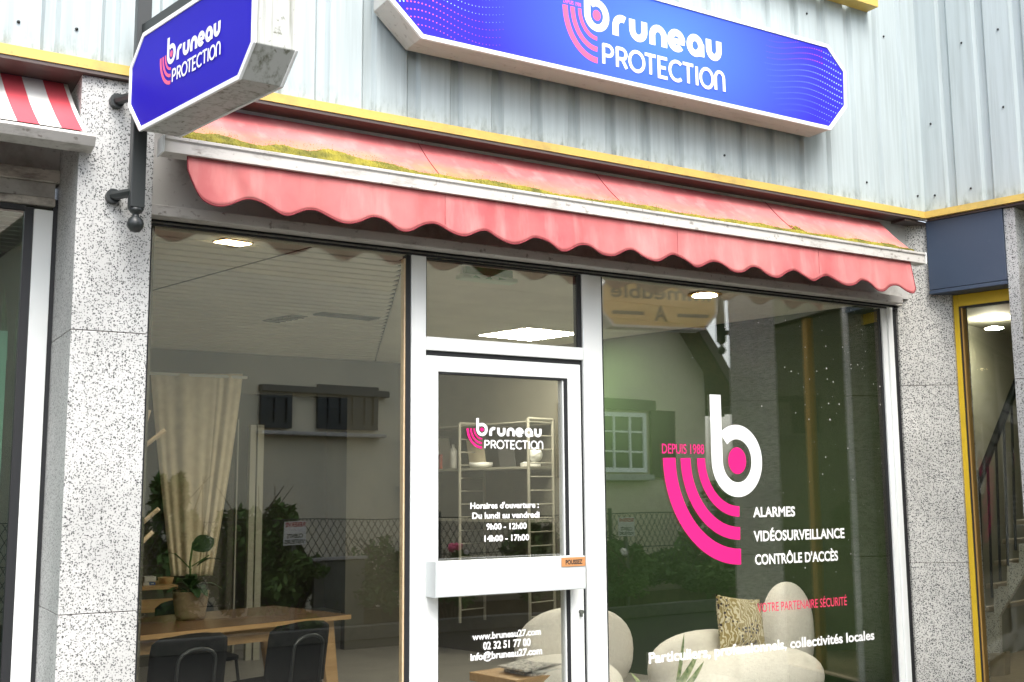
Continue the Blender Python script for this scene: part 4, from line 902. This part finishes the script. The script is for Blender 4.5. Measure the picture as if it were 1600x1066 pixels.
# lounge chairs
def lobe(c, rx, ry, rz, e=.62, rot=0, n=28, m=18):
    mb = MB(); vs = []
    sg = lambda v, p: math.copysign(abs(v)**p, v); R_ = Matrix.Rotation(rot, 3, 'Z')
    for j in range(m+1):
        th_ = -math.pi/2+math.pi*j/m
        for i in range(n):
            ph = 2*math.pi*i/n; vs.append(Vector(c)+R_ @ V3(rx*sg(math.cos(th_), e)*sg(math.cos(ph), .8), ry*sg(math.cos(th_), e)*sg(math.sin(ph), .8), rz*sg(math.sin(th_), .85)))
    mb.add(vs, [(j*n+i, j*n+(i+1) % n, (j+1)*n+(i+1) % n, (j+1)*n+i) for j in range(m) for i in range(n)]); return mb
def lob(root, name, px0, px1, ytop, Yd, depth, zbot=0.02, e=.62, rot=0):
    """a padded lobe of the armchair: width from px0 to px1 and top at ytop, standing at depth Yd"""
    a, b = AY(px0, ytop+60, Yd), AY(px1, ytop+60, Yd); zt = AY((px0+px1)/2, ytop, Yd).z
    return lobe(((a.x+b.x)/2, Yd, (zt+zbot)/2), (b.x-a.x)/2, depth, (zt-zbot)/2, e, rot).build(name, M['boucle'], root, smooth=True)
L1 = thing('lounge_chair', (5.3, .9, 0), 'cream round lounge chair with a tall back and a patterned cushion in the right window', 'armchair')
lob(L1, 'backrest', 1197, 1263, 909, .98, .13, .1, .95)
lob(L1, 'armrest', 1016, 1185, 984, 1.12, .15, .02, .95)
lob(L1, 'seat', 1066, 1272, 1010, .62, .28, .02, .9)
L2 = thing('lounge_chair', (4.2, 1.1, 0), 'cream round lounge chair half hidden behind the door post', 'armchair')
lob(L2, 'backrest', 806, 985, 948, 1.30, .15, .1, .85)
lob(L2, 'seat', 778, 962, 1024, .85, .28, .02, .85)
cu = AY(1157, 975, .93); mb = MB(); n = 16; vs = []
for sgn in (1, -1):
    for j in range(n+1):
        for i in range(n+1):
            u, v = i/n*2-1, j/n*2-1; h = .075*((1-u**4)*(1-v**4))**.6; s_ = 1-.05*(u*u*v*v)*0-.06*(1-abs(u)*abs(v))*0
            vs.append(V3(u*.205*(1-.07*(1-v*v)), -sgn*h, v*.185*(1-.07*(1-u*u))))
R_ = Matrix.Rotation(math.radians(8), 3, 'Y') @ Matrix.Rotation(math.radians(-14), 3, 'X')
vs = [cu+R_ @ v for v in vs]; q = (n+1)*(n+1)
mb.add(vs, [tuple(o_+k for k in (j*(n+1)+i, j*(n+1)+i+1, (j+1)*(n+1)+i+1, (j+1)*(n+1)+i)) for o_ in (0, q) for j in range(n) for i in range(n)])
cs = mb.build('cushion', M['cushion'], None, smooth=True); tag(cs, 'square floral cushion leaning on the lounge chair in the right window', 'cushion')
# low table with papers
CT = thing('coffee_table', (3.75, .75, 0), 'small wooden block table under a pile of newspapers behind the door', 'table')
ctz = .40
mb = MB(); mb.frame(V3(3.40, .60, ctz-.05), V3(.985, .17, 0), V3(-.17, .985, 0), Z, .62, .42, .05); mb.build('top', M['oak'], CT, bevel=.004)
mb = MB(); mb.frame(V3(3.43, .63, 0), V3(.985, .17, 0), V3(-.17, .985, 0), Z, .55, .36, ctz-.051); mb.build('body', M['oak'], CT)
for i, (dx, dy, rz_, wv, dp, lb) in enumerate(((.30, .20, .1, .36, .26, 'white magazine at the bottom of the pile on the small block table'), (.34, .18, -.12, .33, .24, 'pale magazine in the middle of the pile on the small block table'), (.24, .20, .15, .34, .25, 'folded printed newspaper on top of the pile on the small block table'))):
    mb = MB(); R2 = Matrix.Rotation(rz_, 3, 'Z'); vs = []; n = 10; z0 = ctz+.001+i*.014
    for k in (0, 1):
        for j in (0, 1):
            for a in range(n+1): u = a/n-.5; vs.append(V3(3.40+dx, .60+dy, z0+k*.012+.008*(i == 2)*math.sin(u*6+1)+.008*(i == 2)) + R2 @ V3(u*wv, (j-.5)*dp, 0))
    m_ = n+1; fs = []
    for a in range(n): fs += [(a, a+1, m_+a+1, m_+a), (2*m_+a, 2*m_+a+1, 3*m_+a+1, 3*m_+a), (a, a+1, 2*m_+a+1, 2*m_+a), (m_+a, m_+a+1, 3*m_+a+1, 3*m_+a)]
    fs += [(0, m_, 3*m_, 2*m_), (n, m_+n, 3*m_+n, 2*m_+n)]
    mb.add(vs, fs); tag(mb.build('newspaper', M['paper'] if i != 1 else M['signwhite'], None), lb, 'newspaper', 'papers on the block table')
# blade-leaved house plant by the right window
HP = thing('house_plant', tuple(V3(4.05, .42, 0)), 'striped blade leafed house plant low behind the right window', 'plant')
hb = AY(1010, 1120, .42)
mb = MB()
for (bx, by), (tx_, ty), wv, sg_ in (((1052, 1100), (1069, 985), .016, .05), ((1030, 1110), (1092, 1008), .026, .15), ((1040, 1105), (1100, 1022), .020, .2), ((1000, 1100), (958, 1046), .016, .5), ((1005, 1100), (985, 1040), .014, .3), ((990, 1110), (950, 1060), .026, .3), ((1015, 1110), (1030, 1056), .02, .3), ((985, 1110), (957, 1080), .03, .2)):
    leaf(mb, AY(bx, by, .44), AY(tx_, ty, .40), wv, sg_, 9, V3(.1, -1, .1))
mb.build('foliage', M['leafpale'], HP, smooth=True)
mb = MB(); mb.lathe((hb.x, .46, 0), [(.11, 0), (.15, .20), (.16, .24), (.14, .24), (.13, .18)], 24); mb.build('pot', M['signwhite'], HP, smooth=True)

# ================================================================== ACROSS THE STREET (seen mirrored in the glass)
HX = mir(HD)-mir(V3(0, 0, 0)); HX = V3(HD.x, -HD.y, 0); HNr = V3(HD.y, HD.x, 0)*1.0   # HNr points from the house towards the shop
HO = mir(H0)
def onH(u, z, e=0): return HO+HX*u+HNr*e+Z*z
def HU(px, py): v = HV(px, py); return (v-HO).dot(HX), v.z
ue, ze = HU(1104, 560)
HS = thing('house', tuple(HO), 'beige rendered house with a brown gable roof across the street, mirrored in the glass', 'house')
ez, W2 = 3.55, 6.2; pitch = 1.02
gable = [(0, -.1), (0, ez), (-W2, ez+W2*pitch), (-2*W2, ez), (-2*W2, -.1)]
ul = HU(640, 700)[0]
MB().prism([onH(u, z) for u, z in gable], HNr*-8).build('wall', M['render'], HS)
mb = MB(); mb.prism([onH(u, z, .02) for u, z in ((ul, -.1), (ul, 4.2), (-2*W2+.02, 4.2), (-2*W2+.02, -.1))], HNr*.03); mb.build('grey_wall', M['render_grey'], HS)
for sgn in (0, 1):
    f = (lambda u: u) if not sgn else (lambda u: -2*W2-u)
    ov = .75
    rp_ = [(f(ov), ez-ov*pitch), (f(-W2), ez+W2*pitch), (f(-W2), ez+W2*pitch+.16), (f(ov), ez-ov*pitch+.16)]
    MB().prism([onH(u, z+.02, .45) for u, z in rp_], HNr*-9).build('roof', M['roof'], HS)
    rb = [(f(ov+.02), ez-ov*pitch-.16), (f(-W2), ez+W2*pitch-.16), (f(-W2), ez+W2*pitch+.10), (f(ov+.02), ez-ov*pitch+.10)]
    MB().prism([onH(u, z+.02, .455) for u, z in rb], HNr*.04).build('bargeboard', M['barge'], HS)
mb = MB()
for i in range(16): mb.frame(onH(.02, ez-.75*pitch-.02, .3-i*.5), HX, HNr, Z, .72, .07, .10)
mb.frame(onH(.0, ez-.75*pitch+.085, .45), HX, HNr*-1, Z, .74, 8.9, .03); mb.build('eave', M['barge'], HS)
def house_window(px, frame_m, pane_m, bars, rec=.0, base=.0):
    (x0, y0), (x1, y1) = px; a, z1 = HU(x0, y0); b, _ = HU(x1, y0); _, z0 = HU((x0+x1)/2, y1)
    w_ = MB(); fw_ = .07
    def fr(u0, u1, za, zb, e0, e1, mb): mb.frame(onH(u0, za, e0), HX, HNr, Z, u1-u0, e1-e0, zb-za)
    for q in ((a, a+fw_, z0, z1), (b-fw_, b, z0, z1), (a+fw_, b-fw_, z0, z0+fw_), (a+fw_, b-fw_, z1-fw_, z1)): fr(*q, base, base+.05, w_)
    n1, n2 = bars
    for i in range(1, n1): u = a+(b-a)*i/n1; fr(u-.02, u+.02, z0+fw_, z1-fw_, base, base+.045, w_)
    for i in range(1, n2): z = z0+(z1-z0)*i/n2; fr(a+fw_, b-fw_, z-.015, z+.015, base, base+.04, w_)
    w_ = w_.build('window', frame_m, HS); mb = MB(); fr(a+.01, b-.01, z0+.01, z1-.01, base-.01, base+.02, mb); mb.build('pane', pane_m, w_)
    return a, b, z0, z1
def slab(name, px0, px1, y0, y1, e0, e1, m):
    a, z1 = HU(px0, y0); b, _ = HU(px1, y0); _, z0 = HU((px0+px1)/2, y1); mb = MB(); mb.frame(onH(a, z0, e0), HX, HNr, Z, b-a, e1-e0, z1-z0); return mb.build(name, m, HS, bevel=.01)
house_window(((906, 640), (1003, 738)), M['white'], M['winglass'], (4, 3), base=.01)
slab('lintel', 884, 1016, 617, 638, .0, .10, M['shutter']); slab('sill', 893, 1010, 741, 751, 0, .16, M['sill'])
slab('shutter', 1010, 1051, 640, 746, .02, .07, M['shutter']); slab('shutter', 868, 889, 628, 748, .02, .07, M['shutter'])
house_window(((402, 612), (449, 671)), M['darkglass2'], M['darkglass2'], (2, 2), base=.06); house_window(((490, 600), (584, 673)), M['darkglass2'], M['darkglass2'], (5, 2), base=.06)
slab('shutter_case', 400, 599, 600, 617, .05, .16, M['darkglass2']); slab('sill', 396, 590, 675, 684, .05, .22, M['sill'])
# chain-link fence
FY = -6.62
FN = thing('chain_link_fence', (4, FY, 0), 'chain link fence with wire strands along the garden across the street', 'fence')
mb = MB(); zt, zb = 1.17, .30; st = .085
x = -1.5
while x < 14:
    for s_ in (1, -1): mb.tube([V3(x, FY+.004*s_, zb), V3(x+s_*(zt-zb)*.62, FY+.004*s_, zt)], .0048, 3, caps=False)
    x += st
mb.build('mesh', M['wire'], FN)
mb = MB()
for z in (zt, .75, zb): mb.tube([V3(-1.5, FY, z), V3(14, FY, z)], .007, 4)
mb.build('strand', M['wire'], FN)
for xx in (-1.2, 1.3, 3.75, 6.2, 8.7, 11.2, 13.6): MB().box(xx, xx+.04, FY-.03, FY+.01, -.1, 1.24).build('post', M['wire'], FN)
tag(MB().box(-2, 14.5, FY-.10, FY+.06, -.12, .16).build('low_wall', M['soil']), 'low concrete wall under the chain link fence across the street', 'wall')
# parking signs
for i, ((x0, x1, y0, y1), lb) in enumerate((((445, 477, 817, 851), 'white reserved parking board on the fence, mirrored in the left window'), ((967, 992, 810, 838), 'white reserved parking board on a post, mirrored in the right window'))):
    Ys = -6.45; a, b = AM(x0, y0, Ys), AM(x1, y1, Ys); zt_, zb_ = a.z, b.z; xa, xb = min(a.x, b.x), max(a.x, b.x)
    t = thing('parking_sign', ((xa+xb)/2, Ys, -.1), lb, 'sign')
    MB().box(xa, xb, Ys-.01, Ys, zb_, zt_).build('board', M['signwhite'], t); MB().box((xa+xb)/2-.02, (xa+xb)/2+.02, Ys-.05, Ys-.0105, -.12, zt_).build('post', M['utility'], t)
    hh = zt_-zb_; ww = xb-xa
    F = Flat((xb, Ys+.001, zb_), V3(-1, 0, 0), Z, Yv); F.text('RESERVE', .04*ww, .96*ww, .77*hh, .95*hh, .03); F.build('red_lettering', M['signred'], t)
    F = Flat((xb, Ys+.001, zb_), V3(-1, 0, 0), Z, Yv); F.text('CLIENTS', .14*ww, .86*ww, .30*hh, .46*hh, .03); F.text('VISITEURS', .04*ww, .96*ww, .06*hh, .22*hh, .03); F.build('lettering', M['ink'], t)
def foliage(mb, c, rx, ry, rz, n, size, rnd, clumps=14):
    cl = []
    for k in range(clumps):
        while True:
            p = V3(rnd.uniform(-1, 1), rnd.uniform(-1, 1), rnd.uniform(-1, 1))
            if p.length < 1: break
        cl.append((p, rnd.uniform(.25, .48)))
    for i in range(n):
        p, r = rnd.choice(cl); d = V3(rnd.gauss(0, 1), rnd.gauss(0, 1), rnd.gauss(0, 1)); d.normalize(); q = p+d*r*rnd.random()**.4
        ctr = Vector(c)+V3(q.x*rx, q.y*ry, q.z*rz); s_ = size*rnd.uniform(.6, 1.3)
        a = V3(rnd.gauss(0, 1), rnd.gauss(0, 1), rnd.gauss(0, 1)).normalized(); b = a.orthogonal().normalized()
        mb.add([ctr-a*s_, ctr+b*s_*.45, ctr+a*s_, ctr-b*s_*.45], [(0, 1, 2, 3)])
def bush(name, label, px0, px1, y0, y1, Yd, n, leafm, group=None, size=.055, flowers=None):
    a, b = AM(px0, y1, Yd), AM(px1, y0, Yd); zb_, zt_ = max(-.1, a.z), b.z; c = V3((a.x+b.x)/2, Yd, (zb_+zt_)/2); rnd = random.Random(name+label)
    t = thing(name, (c.x, Yd, -.12), label, 'bush', group); mb = MB(); foliage(mb, c, abs(b.x-a.x)/2*.9, .45, (zt_-zb_)/2*.9, int(n*1.6), size, rnd, 26); mb.build('foliage', M[leafm], t)
    mb = MB()
    for k in range(6): mb.tube([V3(c.x+rnd.uniform(-.1, .1), Yd, -.12), V3(c.x+rnd.uniform(-.3, .3), Yd+rnd.uniform(-.2, .2), c.z), V3(c.x+rnd.uniform(-.5, .5)*abs(b.x-a.x), Yd+rnd.uniform(-.25, .25), zt_-.05)], [.02, .012, .004], 5)
    mb.build('stem', M['bark'], t)
    if flowers:
        for (fxp, fyp, m_, r) in flowers:
            p = AM(fxp, fyp, Yd+.42); mb = MB()
            for k in range(14): d = V3(rnd.gauss(0, 1), rnd.gauss(0, 1), rnd.gauss(0, 1)).normalized(); mb.ball(p+d*r*.55, r*.5, 6)
            mb.build('flower', M[m_], t)
    return t
bush('hedge_bush', 'tall dense green bush mirrored behind the coat rack', 205, 330, 738, 985, -6.95, 5200, 'leaf2', 'bushes along the fence')
bush('hedge_bush', 'dense green bush mirrored left of the parking board', 318, 480, 752, 985, -7.0, 6000, 'leaf2', 'bushes along the fence')
bush('hedge_bush', 'low green bush mirrored below the left parking board', 376, 520, 850, 1000, -6.75, 3200, 'leaf3', 'bushes along the fence')
bush('rose_bush', 'loose climbing rose bush mirrored against the fence in the left window', 540, 640, 832, 990, -6.7, 1500, 'leaf2', None, .04)
bush('rose_bush', 'rose bush with one pink bloom mirrored above the push bar', 684, 730, 848, 960, -6.5, 900, 'leaf2', None, .04, [(706, 855, 'rose', .055), (715, 852, 'rose', .05), (728, 862, 'whiterose', .03)])
bush('hedge_bush', 'dark green bush mirrored behind the opening hours', 786, 884, 808, 960, -6.8, 2600, 'leaf2', 'bushes along the fence')
bush('rose_bush', 'bush with a white rose mirrored at the left side of the right window', 930, 1010, 835, 985, -6.6, 2200, 'leaf2', None, .045, [(974, 863, 'whiterose', .05)])
bush('hedge_bush', 'wide dark bush mirrored below the pink arcs', 1018, 1180, 822, 990, -6.75, 5200, 'leaf2', 'bushes along the fence')
bush('hedge_bush', 'dark bush mirrored at the house corner beside the granite pillar', 1075, 1230, 745, 985, -8.4, 3200, 'leaf2', 'bushes along the fence')
a, b = AM(486, 950, -6.56), AM(566, 873, -6.56)
UB = thing('utility_cabinet', ((a.x+b.x)/2, -6.7, -.12), 'grey green utility cabinet in front of the fence, mirrored in the left window', 'cabinet')
MB().box(min(a.x, b.x), max(a.x, b.x), -6.56, -6.50, -.12, b.z).build('body', M['utility'], UB, bevel=.01); MB().box(min(a.x, b.x)-.02, max(a.x, b.x)+.02, -6.565, -6.48, b.z+.0005, b.z+.03).build('lid', M['sill'], UB)
# trees beyond the house, and more of the street for the wing glass and the light
def tree(x, y, h, r, n, seed, label):
    rnd = random.Random(seed); t = thing('tree', (x, y, -.13), label, 'tree', 'trees behind the viewer'); mb = MB(); mb.tube([V3(x, y, -.13), V3(x+.1, y, h*.35), V3(x-.05, y+.1, h*.7)], [.18, .13, .05], 8)
    for k in range(7): a_ = rnd.uniform(0, 6.28); mb.tube([V3(x+.08, y, h*(.3+.05*k)), V3(x+math.cos(a_)*r*.6, y+math.sin(a_)*r*.6, h*(.5+.05*k))], [.06, .015], 6)
    mb.build('trunk', M['bark'], t); mb = MB(); foliage(mb, (x, y, h*.66), r, r, h*.36, n, .11, rnd, 26); mb.build('crown', M['leaf2'], t)
tree(20, -10, 6.5, 2.6, 7000, 3, 'round green tree beyond the right corner of the mirrored house')
tree(-9, -9, 7, 3.0, 7000, 4, 'leafy green tree mirrored in the window of the shop next door')
tree(-14, -2, 6.5, 2.8, 6000, 6, 'green street tree further left along the pavement')
